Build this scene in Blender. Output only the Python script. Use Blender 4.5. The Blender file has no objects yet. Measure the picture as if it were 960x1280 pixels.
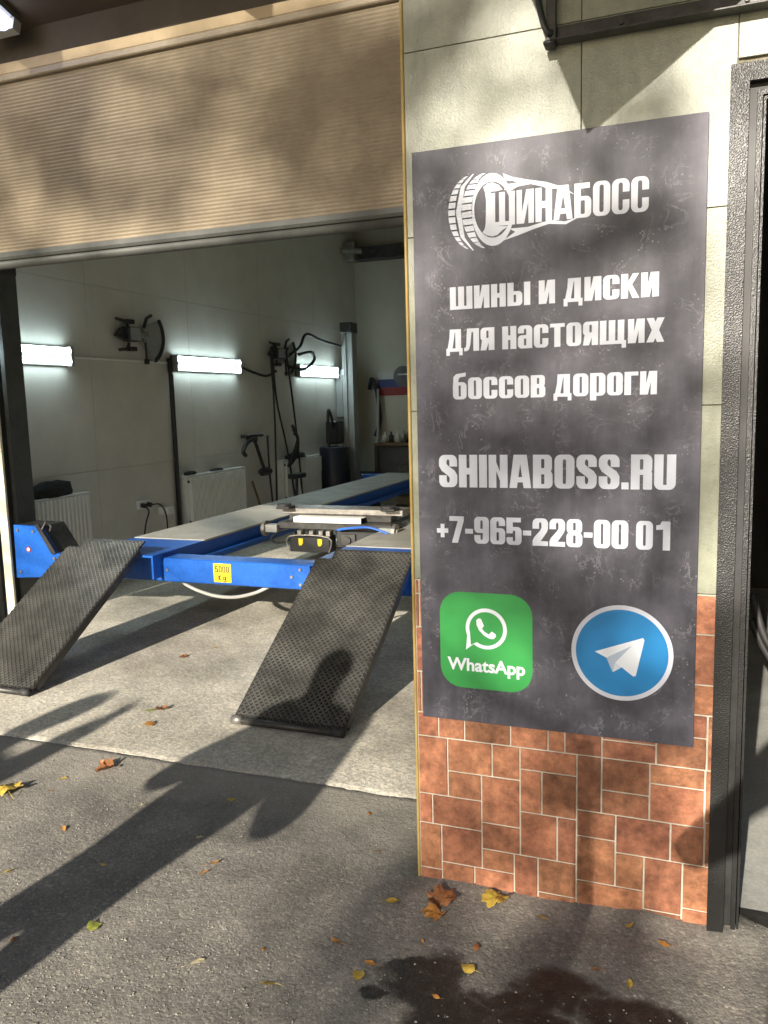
import bpy, bmesh, math, random
from mathutils import Vector, Matrix
from mathutils.geometry import tessellate_polygon
from mathutils import noise as mnoise
random.seed(7)
S = bpy.context.scene
COL = S.collection
# ------------------------------------------------------------------ camera
CAM = Vector((0, 0, 1.55))
yaw, pitch, roll = math.radians(20.84), math.radians(-7.656), math.radians(-1.508)
fw = Vector((-math.sin(yaw)*math.cos(pitch), math.cos(yaw)*math.cos(pitch), math.sin(pitch)))
rt = Vector((math.cos(yaw), math.sin(yaw), 0)); up = rt.cross(fw)
r2 = math.cos(roll)*rt + math.sin(roll)*up; u2 = -math.sin(roll)*rt + math.cos(roll)*up
cd = bpy.data.cameras.new('camera'); cam = bpy.data.objects.new('camera', cd); COL.objects.link(cam)
cd.sensor_fit = 'VERTICAL'; cd.sensor_height = 36; cd.lens = 1019.7/1280*36
cd.clip_start = 0.02; cd.clip_end = 1500
m = Matrix((r2, u2, -fw)).transposed().to_4x4(); m.translation = CAM
cam.matrix_world = m
S.camera = cam
# ------------------------------------------------------------------ sky, sun, exposure
SUN = Vector((0.10, 1.0, -0.36)).normalized()          # the way the light travels
el = math.asin(-SUN.z)
W = bpy.data.worlds.new('World'); S.world = W; W.use_nodes = True
nt = W.node_tree; bg = nt.nodes['Background']; sky = nt.nodes.new('ShaderNodeTexSky')
sky.sky_type = 'NISHITA'; sky.sun_disc = False; sky.sun_elevation = el; sky.sun_rotation = math.radians(185.7)
nt.links.new(sky.outputs[0], bg.inputs[0]); bg.inputs[1].default_value = 0.055
sl = bpy.data.lights.new('sun', 'SUN'); sl.energy = 5.0; sl.angle = math.radians(0.5); sl.color = (1.0, 0.92, 0.80)
so = bpy.data.objects.new('sun', sl); COL.objects.link(so); so.rotation_euler = SUN.to_track_quat('-Z', 'Y').to_euler(); so.location = (-3, -20, 12)
S.view_settings.view_transform = 'Standard'; S.view_settings.look = 'None'; S.view_settings.gamma = 1; S.view_settings.use_curve_mapping = False
S.view_settings.exposure = 1.12
S.cycles.max_bounces = 10; S.cycles.diffuse_bounces = 6; S.cycles.sample_clamp_indirect = 6

# ------------------------------------------------------------------ materials
def N(t, kind, **kw):
    n = t.nodes.new('ShaderNode'+kind)
    for k, v in kw.items():
        if k in n.inputs: n.inputs[k].default_value = v
        else: setattr(n, k, v)
    return n
def mat(name, c1, c2=None, scale=6, rough=.6, metal=0, bump=0, bscale=60, rvar=0, detail=6, fine=0, fscale=200, emit=None, es=0, distort=0, objvar=0, spec=None, contrast=(0.3, 0.7), aniso=None):
    M = bpy.data.materials.new(name); M.use_nodes = True; t = M.node_tree
    b = t.nodes['Principled BSDF']; L = t.links.new
    b.inputs['Roughness'].default_value = rough; b.inputs['Metallic'].default_value = metal
    if spec is not None: b.inputs['Specular IOR Level'].default_value = spec
    tc = N(t, 'TexCoord'); src = tc.outputs['Object']
    if aniso:
        mp = N(t, 'Mapping'); mp.inputs['Scale'].default_value = aniso; L(src, mp.inputs[0]); src2 = mp.outputs[0]
    else: src2 = src
    n1 = N(t, 'TexNoise', Scale=scale, Detail=detail, Roughness=.65, Distortion=distort); L(src2, n1.inputs['Vector'])
    cr = N(t, 'ValToRGB'); cr.color_ramp.elements[0].position, cr.color_ramp.elements[1].position = contrast
    cr.color_ramp.elements[0].color = (*c1, 1); cr.color_ramp.elements[1].color = (*(c2 or [min(1, v*1.25) for v in c1]), 1)
    L(n1.outputs[0], cr.inputs[0]); col = cr.outputs[0]
    if fine:
        n2 = N(t, 'TexNoise', Scale=fscale, Detail=3, Roughness=.7); L(src, n2.inputs['Vector'])
        mx = N(t, 'Mix', data_type='RGBA', blend_type='OVERLAY'); mx.inputs[0].default_value = fine
        L(col, mx.inputs[6]); L(n2.outputs[0], mx.inputs[7]); col = mx.outputs[2]
    if objvar:
        oi = N(t, 'ObjectInfo'); mr = N(t, 'MapRange'); mr.inputs[3].default_value = 1-objvar; mr.inputs[4].default_value = 1+objvar
        L(oi.outputs['Random'], mr.inputs[0]); hs = N(t, 'HueSaturation'); L(mr.outputs[0], hs.inputs['Value']); mh = N(t, 'MapRange'); mh.inputs[3].default_value = .5-.022*objvar; mh.inputs[4].default_value = .5+.022*objvar; m7 = N(t, 'Math', operation='MULTIPLY'); m7.inputs[1].default_value = 7.31; L(oi.outputs['Random'], m7.inputs[0]); m8 = N(t, 'Math', operation='FRACT'); L(m7.outputs[0], m8.inputs[0]); L(m8.outputs[0], mh.inputs[0]); L(mh.outputs[0], hs.inputs['Hue']); L(col, hs.inputs['Color']); col = hs.outputs[0]
    L(col, b.inputs['Base Color'])
    if rvar:
        mr = N(t, 'MapRange'); mr.inputs[3].default_value = max(.03, rough-rvar); mr.inputs[4].default_value = min(1, rough+rvar)
        L(n1.outputs[0], mr.inputs[0]); L(mr.outputs[0], b.inputs['Roughness'])
    if bump:
        n3 = N(t, 'TexNoise', Scale=bscale, Detail=5, Roughness=.6); L(src, n3.inputs['Vector'])
        bp = N(t, 'Bump'); bp.inputs['Strength'].default_value = bump; bp.inputs['Distance'].default_value = .01
        L(n3.outputs[0], bp.inputs['Height']); L(bp.outputs[0], b.inputs['Normal'])
    if emit: b.inputs['Emission Color'].default_value = (*emit, 1); b.inputs['Emission Strength'].default_value = es
    return M
def srgb(r, g, b): return tuple(((v/255/12.92) if v/255 < .04045 else ((v/255+.055)/1.055)**2.4) for v in (r, g, b))

def asphalt_mat():
    M = bpy.data.materials.new('asphalt'); M.use_nodes = True; t = M.node_tree; b = t.nodes['Principled BSDF']; L = t.links.new
    tc = N(t, 'TexCoord'); o = tc.outputs['Object']
    big = N(t, 'TexNoise', Scale=1.7, Detail=6, Roughness=.65); L(o, big.inputs['Vector'])
    base = N(t, 'ValToRGB'); base.color_ramp.elements[0].position = .36; base.color_ramp.elements[1].position = .62
    base.color_ramp.elements[0].color = (.135, .125, .108, 1); base.color_ramp.elements[1].color = (.285, .263, .225, 1); L(big.outputs[0], base.inputs[0])
    # aggregate chips
    vo = N(t, 'TexVoronoi', Scale=125.0); vo.inputs['Randomness'].default_value = 1; L(o, vo.inputs['Vector'])
    sx = N(t, 'SeparateColor'); L(vo.outputs['Color'], sx.inputs[0])
    chip = N(t, 'ValToRGB'); e = chip.color_ramp.elements; e[0].position = .0; e[0].color = (.6, .6, .6, 1); e[1].position = .55; e[1].color = (1, 1, 1, 1)
    x = e.new(.9); x.color = (1.15, 1.13, 1.1, 1); x = e.new(.97); x.color = (1.8, 1.75, 1.65, 1); L(sx.outputs[0], chip.inputs[0])
    mu = N(t, 'Mix', data_type='RGBA', blend_type='MULTIPLY'); mu.inputs[0].default_value = .65; L(base.outputs[0], mu.inputs[6]); L(chip.outputs[0], mu.inputs[7])
    fi = N(t, 'TexNoise', Scale=420.0, Detail=3); L(o, fi.inputs['Vector'])
    ov = N(t, 'Mix', data_type='RGBA', blend_type='OVERLAY'); ov.inputs[0].default_value = .55; L(mu.outputs[2], ov.inputs[6]); L(fi.outputs[0], ov.inputs[7])
    sy = N(t, 'SeparateXYZ'); L(o, sy.inputs[0]); dy = N(t, 'Math', operation='MULTIPLY_ADD'); dy.inputs[1].default_value = 1.1; L(big.outputs[0], dy.inputs[0]); L(sy.outputs[1], dy.inputs[2])
    dm = N(t, 'MapRange', interpolation_type='SMOOTHSTEP'); dm.inputs[1].default_value = 2.75; dm.inputs[2].default_value = 3.45; dm.inputs[3].default_value = 0; dm.inputs[4].default_value = .55; L(dy.outputs[0], dm.inputs[0])
    du_ = N(t, 'Mix', data_type='RGBA'); L(dm.outputs[0], du_.inputs[0]); L(ov.outputs[2], du_.inputs[6]); du_.inputs[7].default_value = (.36, .33, .275, 1); ov = du_
    # oil and water stains: distorted ellipses
    dn = N(t, 'TexNoise', Scale=7.0, Detail=5, Roughness=.55); L(o, dn.inputs['Vector'])
    add = N(t, 'VectorMath', operation='MULTIPLY_ADD'); add.inputs[1].default_value = (.22, .22, 0); add.inputs[2].default_value = (-.11, -.11, 0)
    L(dn.outputs['Color'], add.inputs[0]); pv = N(t, 'VectorMath', operation='ADD'); L(o, pv.inputs[0]); L(add.outputs[0], pv.inputs[1])
    prev = None
    for (cx, cy, rx, ry) in [(-.63, 1.90, .12, .12), (-.70, 1.97, .05, .035), (-.52, 1.80, .16, .10), (-.30, 1.98, .11, .09), (-.33, 1.80, .2, .09), (-.08, 1.93, .16, .07), (-.735, 1.80, .028, .026), (-.40, 1.90, .09, .04)]:
        a = N(t, 'VectorMath', operation='SUBTRACT'); L(pv.outputs[0], a.inputs[0]); a.inputs[1].default_value = (cx, cy, 0)
        d = N(t, 'VectorMath', operation='MULTIPLY'); L(a.outputs[0], d.inputs[0]); d.inputs[1].default_value = (1/rx, 1/ry, 0)
        l = N(t, 'VectorMath', operation='LENGTH'); L(d.outputs[0], l.inputs[0])
        if prev is None: prev = l.outputs['Value']
        else:
            mn = N(t, 'Math', operation='MINIMUM'); L(prev, mn.inputs[0]); L(l.outputs['Value'], mn.inputs[1]); prev = mn.outputs[0]
    st = N(t, 'MapRange', interpolation_type='SMOOTHSTEP'); st.inputs[1].default_value = .70; st.inputs[2].default_value = 1.30; st.inputs[3].default_value = 1; st.inputs[4].default_value = 0; L(prev, st.inputs[0])
    bn = N(t, 'TexNoise', Scale=26.0, Detail=6, Roughness=.7); L(o, bn.inputs['Vector']); bm_ = N(t, 'MapRange'); bm_.inputs[1].default_value = .30; bm_.inputs[2].default_value = .52; bm_.inputs[3].default_value = .8; bm_.inputs[4].default_value = .97; L(bn.outputs[0], bm_.inputs[0])
    sm = N(t, 'Math', operation='MULTIPLY'); L(bm_.outputs[0], sm.inputs[1]); L(st.outputs[0], sm.inputs[0])
    dk = N(t, 'Mix', data_type='RGBA'); L(sm.outputs[0], dk.inputs[0]); L(ov.outputs[2], dk.inputs[6]); dk.inputs[7].default_value = (.007, .007, .0075, 1)
    L(dk.outputs[2], b.inputs['Base Color'])
    ro = N(t, 'MapRange'); ro.inputs[3].default_value = .92; ro.inputs[4].default_value = .3; L(st.outputs[0], ro.inputs[0]); L(ro.outputs[0], b.inputs['Roughness'])
    b1 = N(t, 'Bump'); b1.inputs['Strength'].default_value = .32; b1.inputs['Distance'].default_value = .003; L(vo.outputs['Distance'], b1.inputs['Height']); b1.invert = True
    mid = N(t, 'TexNoise', Scale=34.0, Detail=7, Roughness=.72); L(o, mid.inputs['Vector'])
    b2 = N(t, 'Bump'); b2.inputs['Strength'].default_value = .5; b2.inputs['Distance'].default_value = .012; L(mid.outputs[0], b2.inputs['Height']); L(b1.outputs[0], b2.inputs['Normal'])
    L(b2.outputs[0], b.inputs['Normal'])
    return M
def concrete_mat():
    M = bpy.data.materials.new('concrete'); M.use_nodes = True; t = M.node_tree; b = t.nodes['Principled BSDF']; L = t.links.new
    tc = N(t, 'TexCoord'); o = tc.outputs['Object']
    big = N(t, 'TexNoise', Scale=1.4, Detail=7, Roughness=.62); L(o, big.inputs['Vector'])
    r = N(t, 'ValToRGB'); r.color_ramp.elements[0].position = .34; r.color_ramp.elements[1].position = .60
    r.color_ramp.elements[0].color = (.38, .35, .285, 1); r.color_ramp.elements[1].color = (.66, .615, .52, 1); L(big.outputs[0], r.inputs[0])
    vo = N(t, 'TexVoronoi', Scale=85.0); L(o, vo.inputs['Vector']); sx = N(t, 'SeparateColor'); L(vo.outputs['Color'], sx.inputs[0])
    c = N(t, 'ValToRGB'); e = c.color_ramp.elements; e[0].color = (.7, .7, .7, 1); e[1].position = .5; e[1].color = (1, 1, 1, 1); x = e.new(.92); x.color = (1.35, 1.33, 1.28, 1); L(sx.outputs[0], c.inputs[0])
    mu = N(t, 'Mix', data_type='RGBA', blend_type='MULTIPLY'); mu.inputs[0].default_value = .75; L(r.outputs[0], mu.inputs[6]); L(c.outputs[0], mu.inputs[7])
    fi = N(t, 'TexNoise', Scale=300.0, Detail=3); L(o, fi.inputs['Vector'])
    ov = N(t, 'Mix', data_type='RGBA', blend_type='OVERLAY'); ov.inputs[0].default_value = .5; L(mu.outputs[2], ov.inputs[6]); L(fi.outputs[0], ov.inputs[7])
    on = N(t, 'TexNoise', Scale=1.9, Detail=7, Roughness=.6, Distortion=.5); L(o, on.inputs['Vector']); om = N(t, 'MapRange', interpolation_type='SMOOTHSTEP'); om.inputs[1].default_value = .56; om.inputs[2].default_value = .72; om.inputs[3].default_value = 0; om.inputs[4].default_value = .5; L(on.outputs[0], om.inputs[0])
    od = N(t, 'Mix', data_type='RGBA'); L(om.outputs[0], od.inputs[0]); L(ov.outputs[2], od.inputs[6]); od.inputs[7].default_value = (.15, .13, .105, 1)
    L(od.outputs[2], b.inputs['Base Color']); b.inputs['Roughness'].default_value = .8
    mid = N(t, 'TexNoise', Scale=55.0, Detail=6, Roughness=.7); L(o, mid.inputs['Vector'])
    b2 = N(t, 'Bump'); b2.inputs['Strength'].default_value = .45; b2.inputs['Distance'].default_value = .012; L(mid.outputs[0], b2.inputs['Height']); L(b2.outputs[0], b.inputs['Normal'])
    return M
def sign_mat():
    M = bpy.data.materials.new('sign_print'); M.use_nodes = True; t = M.node_tree; b = t.nodes['Principled BSDF']; L = t.links.new
    tc = N(t, 'TexCoord'); o = tc.outputs['Object']
    big = N(t, 'TexNoise', Scale=3.2, Detail=8, Roughness=.68); L(o, big.inputs['Vector'])
    r = N(t, 'ValToRGB'); e = r.color_ramp.elements; e[0].position = .3; e[0].color = (.018, .018, .026, 1); e[1].position = .68; e[1].color = (.120, .115, .146, 1); L(big.outputs[0], r.inputs[0])
    mp = N(t, 'Mapping'); mp.inputs['Scale'].default_value = (14, 14, 2.2); L(o, mp.inputs[0])
    stn = N(t, 'TexNoise', Scale=1.0, Detail=5, Roughness=.6); L(mp.outputs[0], stn.inputs['Vector'])
    ov = N(t, 'Mix', data_type='RGBA', blend_type='OVERLAY'); ov.inputs[0].default_value = .85; L(r.outputs[0], ov.inputs[6]); L(stn.outputs[0], ov.inputs[7])
    # scratches: thin iso-lines of distorted noise, gated by another noise
    sn = N(t, 'TexNoise', Scale=9.0, Detail=6, Roughness=.6, Distortion=1.6); L(o, sn.inputs['Vector'])
    ab = N(t, 'Math', operation='SUBTRACT'); ab.inputs[1].default_value = .5; L(sn.outputs[0], ab.inputs[0]); a2 = N(t, 'Math', operation='ABSOLUTE'); L(ab.outputs[0], a2.inputs[0])
    li = N(t, 'MapRange'); li.inputs[1].default_value = .0; li.inputs[2].default_value = .02; li.inputs[3].default_value = 1; li.inputs[4].default_value = 0; L(a2.outputs[0], li.inputs[0])
    gn = N(t, 'TexNoise', Scale=11.0, Detail=4); L(o, gn.inputs['Vector']); g = N(t, 'MapRange'); g.inputs[1].default_value = .47; g.inputs[2].default_value = .62; L(gn.outputs[0], g.inputs[0])
    ml0 = N(t, 'Math', operation='MULTIPLY'); L(li.outputs[0], ml0.inputs[0]); L(g.outputs[0], ml0.inputs[1]); ml = N(t, 'Math', operation='MULTIPLY'); ml.inputs[1].default_value = .45; L(ml0.outputs[0], ml.inputs[0])
    # specks
    vo = N(t, 'TexVoronoi', Scale=70.0); L(o, vo.inputs['Vector']); sp = N(t, 'MapRange'); sp.inputs[1].default_value = .04; sp.inputs[2].default_value = .22; sp.inputs[3].default_value = 1; sp.inputs[4].default_value = 0; L(vo.outputs['Distance'], sp.inputs[0])
    m3 = N(t, 'Math', operation='MULTIPLY'); L(sp.outputs[0], m3.inputs[0]); L(g.outputs[0], m3.inputs[1])
    mxx = N(t, 'Math', operation='MAXIMUM'); L(ml.outputs[0], mxx.inputs[0]); L(m3.outputs[0], mxx.inputs[1]); mf = N(t, 'Math', operation='MULTIPLY'); mf.inputs[1].default_value = .85; L(mxx.outputs[0], mf.inputs[0])
    mm = N(t, 'Mix', data_type='RGBA'); L(mf.outputs[0], mm.inputs[0]); L(ov.outputs[2], mm.inputs[6]); mm.inputs[7].default_value = (.34, .33, .36, 1)
    L(mm.outputs[2], b.inputs['Base Color']); b.inputs['Roughness'].default_value = .5
    return M
def hammered(name, c, scale, strength, rough, spec=.5):
    M = mat(name, c, [v*1.6 for v in c], 8, rough, spec=spec); t = M.node_tree; L = t.links.new; b = t.nodes['Principled BSDF']
    tc = N(t, 'TexCoord'); vo = N(t, 'TexVoronoi', Scale=scale); vo.feature = 'SMOOTH_F1'; L(tc.outputs['Object'], vo.inputs['Vector'])
    bp = N(t, 'Bump'); bp.inputs['Strength'].default_value = strength; bp.inputs['Distance'].default_value = .004; L(vo.outputs['Distance'], bp.inputs['Height']); L(bp.outputs[0], b.inputs['Normal'])
    return M
M = dict(
 asphalt=asphalt_mat(), concrete=concrete_mat(), sign=sign_mat(),
 tile=mat('terracotta', (.20, .068, .034), (.50, .215, .11), 13, .55, bump=.35, bscale=90, fine=.85, fscale=38, objvar=.26, rvar=.15, detail=10, contrast=(.28, .72)),
 grout=mat('grout', (.52, .48, .39), (.74, .69, .58), 30, .85, bump=.3, bscale=200),
 wall=mat('glazed_wall_tile', (.20, .212, .158), (.345, .355, .27), 1.0, .3, bump=.14, bscale=190, objvar=.05, rvar=.12, fine=.25, fscale=30, aniso=(9, 9, 1.6), contrast=(.22, .62), detail=8),
 joint=mat('dirty_joint', (.22, .20, .14), (.34, .31, .22), 20, .9),
 yellow=mat('yellow_trim', (.40, .25, .05), (.56, .42, .16), 5, .5, bump=.3, bscale=80),
 render=mat('tan_plaster', (.42, .32, .19), (.52, .41, .26), 8, .7, bump=.2),
 ribs=mat('beige_ribbed_sheet', (.25, .205, .14), (.36, .298, .212), 1.6, .36, bump=.3, bscale=240, rvar=.1, aniso=(1.5, 1, .8), contrast=(.25, .75), fine=.2, fscale=25),
 seal=mat('grey_seal', (.065, .068, .062), (.11, .113, .10), 12, .55),
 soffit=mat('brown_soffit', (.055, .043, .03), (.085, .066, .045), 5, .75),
 inwall=mat('interior_panel', (.58, .56, .49), (.68, .655, .58), 2.5, .36, bump=.05, bscale=30, fine=.1, fscale=90),
 inback=mat('interior_back', (.42, .40, .32), (.50, .48, .39), 2.5, .5),
 blackframe=hammered('black_hammered_steel', (.012, .012, .012), 330, .28, .36, .5),
 black=mat('black_plastic', (.012, .012, .013), (.03, .03, .03), 20, .5),
 rubber=mat('black_rubber', (.016, .016, .016), (.035, .034, .032), 30, .65),
 steel=mat('worn_steel', (.22, .21, .19), (.42, .40, .36), 25, .42, .75, rvar=.15),
 darksteel=mat('dark_steel', (.035, .034, .032), (.085, .082, .078), 18, .45, .5, bump=.1),
 blue=mat('blue_paint', (.004, .045, .22), (.010, .105, .46), 4, .38, rvar=.14, bump=.06, fine=.35, fscale=45, contrast=(.18, .5), detail=9),
 deck=mat('grey_deck', (.27, .26, .225), (.42, .405, .355), 5, .6, fine=.3, fscale=120, bump=.1),
 greypaint=mat('grey_paint', (.26, .27, .255), (.33, .34, .32), 8, .5),
 white=mat('white_enamel', (.74, .74, .70), (.82, .82, .78), 10, .35),
 cream=mat('cream_paint', (.66, .60, .46), (.76, .70, .55), 10, .5),
 ramp=mat('ramp_steel', (.030, .029, .027), (.065, .062, .057), 7, .5, .3, fine=.4, fscale=60, rvar=.12),
 ridge=mat('worn_tread_ridge', (.075, .073, .068), (.24, .235, .215), 5, .36, .6, rvar=.12),
 postdark=mat('darkened_grey', (.055, .057, .052), (.09, .092, .085), 8, .5),  # grey post paint darkened; the near post's shade is put into the colour
 yel=mat('yellow_label', (.80, .62, .01), (.86, .68, .02), 10, .5),
 ink=mat('print_black', (.02, .02, .02), (.03, .03, .03), 10, .5),
 letter=mat('print_white', (.66, .69, .77), (.74, .76, .84), 6, .4),
 green=mat('print_green', (.030, .31, .065), (.040, .355, .078), 6, .4),
 sky=mat('print_blue', (.010, .215, .53), (.016, .25, .58), 6, .4),
 plane1=mat('print_pale', (.60, .66, .76), (.66, .71, .80), 6, .4), plane2=mat('print_pale_grey', (.42, .50, .62), (.48, .55, .66), 6, .4), plane3=mat('print_white_bright', (.78, .82, .88), (.82, .85, .9), 6, .4),
 tube=mat('lit_tube', (.8, .85, .85), None, 5, .4, emit=(.72, .93, 1.0), es=9.0),
 tubep=mat('lit_tube_violet', (.8, .8, .9), None, 5, .4, emit=(.75, .78, 1.0), es=4.0),
 red=mat('red_print', (.22, .02, .02), (.28, .03, .03), 6, .6), navy=mat('navy_print', (.02, .04, .16), (.03, .05, .2), 6, .6),
 drum=mat('blue_drum', (.006, .006, .014), (.010, .010, .024), 6, .45), orange=mat('orange_plastic', (.35, .11, .015), (.45, .15, .02), 6, .5),
 cloth=mat('black_cloth', (.010, .010, .010), (.03, .03, .03), 30, .9), wood=mat('bench_wood', (.09, .06, .035), (.16, .11, .06), 8, .7),
 hosegrey=mat('grey_hose', (.42, .42, .38), (.52, .52, .48), 8, .45), bluehose=mat('blue_hose', (.02, .12, .6), (.03, .16, .7), 8, .4),
 skin=mat('skin', (.48, .27, .18), (.55, .32, .22), 10, .5), jacket=mat('dark_jacket', (.02, .025, .035), (.04, .045, .055), 20, .85), jeans=mat('jeans', (.03, .05, .10), (.05, .08, .15), 40, .9), hair=mat('hair', (.02, .014, .01), (.04, .03, .02), 60, .6),
 bark=mat('bark', (.06, .045, .03), (.13, .10, .07), 14, .9, bump=.6, bscale=30), leafgreen=mat('tree_leaf', (.05, .08, .015), (.14, .12, .02), 1.5, .6),
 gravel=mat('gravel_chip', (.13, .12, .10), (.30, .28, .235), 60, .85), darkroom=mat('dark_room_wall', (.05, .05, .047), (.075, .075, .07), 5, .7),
 roomfloor=mat('pale_room_floor', (.36, .36, .33), (.50, .50, .46), 6, .5, fine=.4, fscale=80),
 paper=mat('paper', (.5, .5, .48), (.58, .58, .55), 8, .6),
)
def leaf_mat(name, a, b_): return mat(name, a, b_, 45, .55, fine=.5, fscale=150, bump=.2, bscale=150)
LM = dict(y=leaf_mat('leaf_yellow', (.42, .27, .03), (.66, .47, .09)), o=leaf_mat('leaf_orange', (.36, .15, .03), (.56, .27, .06)), b=leaf_mat('leaf_brown', (.16, .06, .02), (.34, .14, .05)), g=leaf_mat('leaf_green', (.14, .17, .03), (.33, .33, .06)), p=leaf_mat('leaf_pale', (.40, .33, .18), (.58, .50, .32)))

# ------------------------------------------------------------------ mesh helpers
def wloc(o):
    v = Vector((0, 0, 0))
    while o is not None: v += Vector(o.location); o = o.parent
    return v
def tag(o, label=None, cat=None, group=None, kind=None):
    if label: o['label'] = label
    if cat: o['category'] = cat
    if group: o['group'] = group
    if kind: o['kind'] = kind
    return o
def empty(name, loc, label, cat, group=None):
    o = bpy.data.objects.new(name, None); COL.objects.link(o); o.location = loc; o.empty_display_size = .1
    return tag(o, label, cat, group)
class MB:
    def __init__(s): s.v = []; s.f = []; s.m = []; s.mi = 0
    def add(s, vs, fs):
        n = len(s.v); s.v += [tuple(v) for v in vs]; s.f += [tuple(i+n for i in f) for f in fs]; s.m += [s.mi]*len(fs); return s
    def box(s, x0, x1, y0, y1, z0, z1):
        return s.add([(x0,y0,z0),(x1,y0,z0),(x1,y1,z0),(x0,y1,z0),(x0,y0,z1),(x1,y0,z1),(x1,y1,z1),(x0,y1,z1)], [(0,3,2,1),(4,5,6,7),(0,1,5,4),(1,2,6,5),(2,3,7,6),(3,0,4,7)])
    def bbox(s, x0, x1, y0, y1, z0, z1, b=.004):          # box with chamfered edges
        bm = bmesh.new(); bmesh.ops.create_cube(bm, size=1)
        for v in bm.verts: v.co = Vector((x0 if v.co.x < 0 else x1, y0 if v.co.y < 0 else y1, z0 if v.co.z < 0 else z1))
        b = min(b, .45*min(abs(x1-x0), abs(y1-y0), abs(z1-z0)))
        bmesh.ops.bevel(bm, geom=bm.edges[:], offset=b, segments=1, affect='EDGES'); bm.verts.index_update()
        s.add([v.co for v in bm.verts], [[v.index for v in f.verts] for f in bm.faces]); bm.free(); return s
    def prism(s, pts, axis, a, b):                        # polygon in the other two axes, extruded a..b
        def P(p, t): return {'x': (t, p[0], p[1]), 'y': (p[0], t, p[1]), 'z': (p[0], p[1], t)}[axis]
        n = len(pts); vs = [P(p, a) for p in pts]+[P(p, b) for p in pts]
        return s.add(vs, [tuple(range(n))[::-1], tuple(range(n, 2*n))]+[(i, (i+1) % n, n+(i+1) % n, n+i) for i in range(n)])
    def tube(s, pts, r, seg=10, caps=True):
        pts = [Vector(p) for p in pts]; rs = r if isinstance(r, (list, tuple)) else [r]*len(pts)
        ref = None; rings = []
        for i, p in enumerate(pts):
            t = (pts[min(i+1, len(pts)-1)]-pts[max(i-1, 0)]).normalized()
            if ref is None: ref = t.orthogonal().normalized()
            ref = (ref-t*ref.dot(t)).normalized(); b = t.cross(ref)
            rings.append([p+(ref*math.cos(2*math.pi*k/seg)+b*math.sin(2*math.pi*k/seg))*rs[i] for k in range(seg)])
        vs = [v for rg in rings for v in rg]; fs = []
        for i in range(len(pts)-1):
            for k in range(seg): fs.append((i*seg+k, i*seg+(k+1) % seg, (i+1)*seg+(k+1) % seg, (i+1)*seg+k))
        if caps: fs.append(tuple(range(seg))[::-1]); fs.append(tuple((len(pts)-1)*seg+k for k in range(seg)))
        return s.add(vs, fs)
    def poly(s, outer, holes=(), fn=None):                # flat polygon with holes, fn maps 2-D to 3-D
        loops = [outer]+list(holes); vl = [[Vector((p[0], p[1], 0)) for p in l] for l in loops]
        tri = tessellate_polygon(vl); flat = [p for l in loops for p in l]; out = []
        for t in tri:
            a, b, c = [flat[i] for i in t]
            ar = (b[0]-a[0])*(c[1]-a[1])-(b[1]-a[1])*(c[0]-a[0])
            if abs(ar) < 1e-12: continue
            out.append(t if ar > 0 else t[::-1])
        return s.add([fn(p) for p in flat], out)
    def build(s, name, mats, parent=None, smooth=False):
        me = bpy.data.meshes.new(name); off = wloc(parent) if parent else Vector((0, 0, 0))
        me.from_pydata([Vector(v)-off for v in s.v], [], s.f)
        for mm in (mats if isinstance(mats, (list, tuple)) else [mats]): me.materials.append(mm)
        if any(s.m): me.polygons.foreach_set('material_index', s.m)
        if smooth: me.polygons.foreach_set('use_smooth', [True]*len(me.polygons))
        me.update(); o = bpy.data.objects.new(name, me); COL.objects.link(o)
        if parent: o.parent = parent
        return o
def curve_pts(ps, n=8):                                   # Catmull-Rom through the points
    ps = [Vector(p) for p in ps]; q = [ps[0]]+ps+[ps[-1]]; out = []
    for i in range(1, len(q)-2):
        a, b, c, d = q[i-1:i+3]
        for k in range(n):
            t = k/n; out.append(.5*((2*b)+(c-a)*t+(2*a-5*b+4*c-d)*t*t+(3*b-a-3*c+d)*t**3))
    out.append(ps[-1]); return out
D = 2.372                                                 # the plane of the tiled pillar face

# ------------------------------------------------------------------ ground
def lines(a, b, step, ends):
    r = [a+i*step for i in range(int(round((b-a)/step))+1)]; return sorted(set([-e for e in ends]+r+list(ends)))
xs = [-400, -120, -40, -15, -8, -6, -5]+[-4+i*.035 for i in range(160)]+[2, 2.6, 4, 8, 20, 60, 400]
ys = [-400, -120, -40, -15, -6, -3, -1.5, -.6, 0, .4]+[.8+i*.035 for i in range(60)]+[2.93, 3.2, 8, 20, 80, 400]
def gz(x, y):
    if y > 2.91: return -.06
    z = 0.004*mnoise.noise(Vector((x*1.3, y*1.3, 0)))+.0022*mnoise.noise(Vector((x*6, y*6, 3)))+.0016*mnoise.noise(Vector((x*19, y*19, 5)))
    if -1.1 < x < .35 and y > 1.9:                         # earth swept up against the pillar foot
        w = max(0, 1-abs(y-2.40)/(.13+.05*mnoise.noise(Vector((x*5, 1, 0)))))
        ed = min(1, max(0, (x+.88)/.25))*min(1, max(0, (.3-x)/.15))
        z += ed*w**1.4*(.017+.030*mnoise.noise(Vector((x*4.2, 7.7, 0)))+.011*mnoise.noise(Vector((x*13, 2.2, 0))))
    return z
g = MB(); nx, ny = len(xs), len(ys)
g.add([(x, y, gz(x, y)) for y in ys for x in xs], [(j*nx+i, j*nx+i+1, (j+1)*nx+i+1, (j+1)*nx+i) for j in range(ny-1) for i in range(nx-1)])
tag(g.build('asphalt', M['asphalt'], smooth=True), kind='structure')
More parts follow.
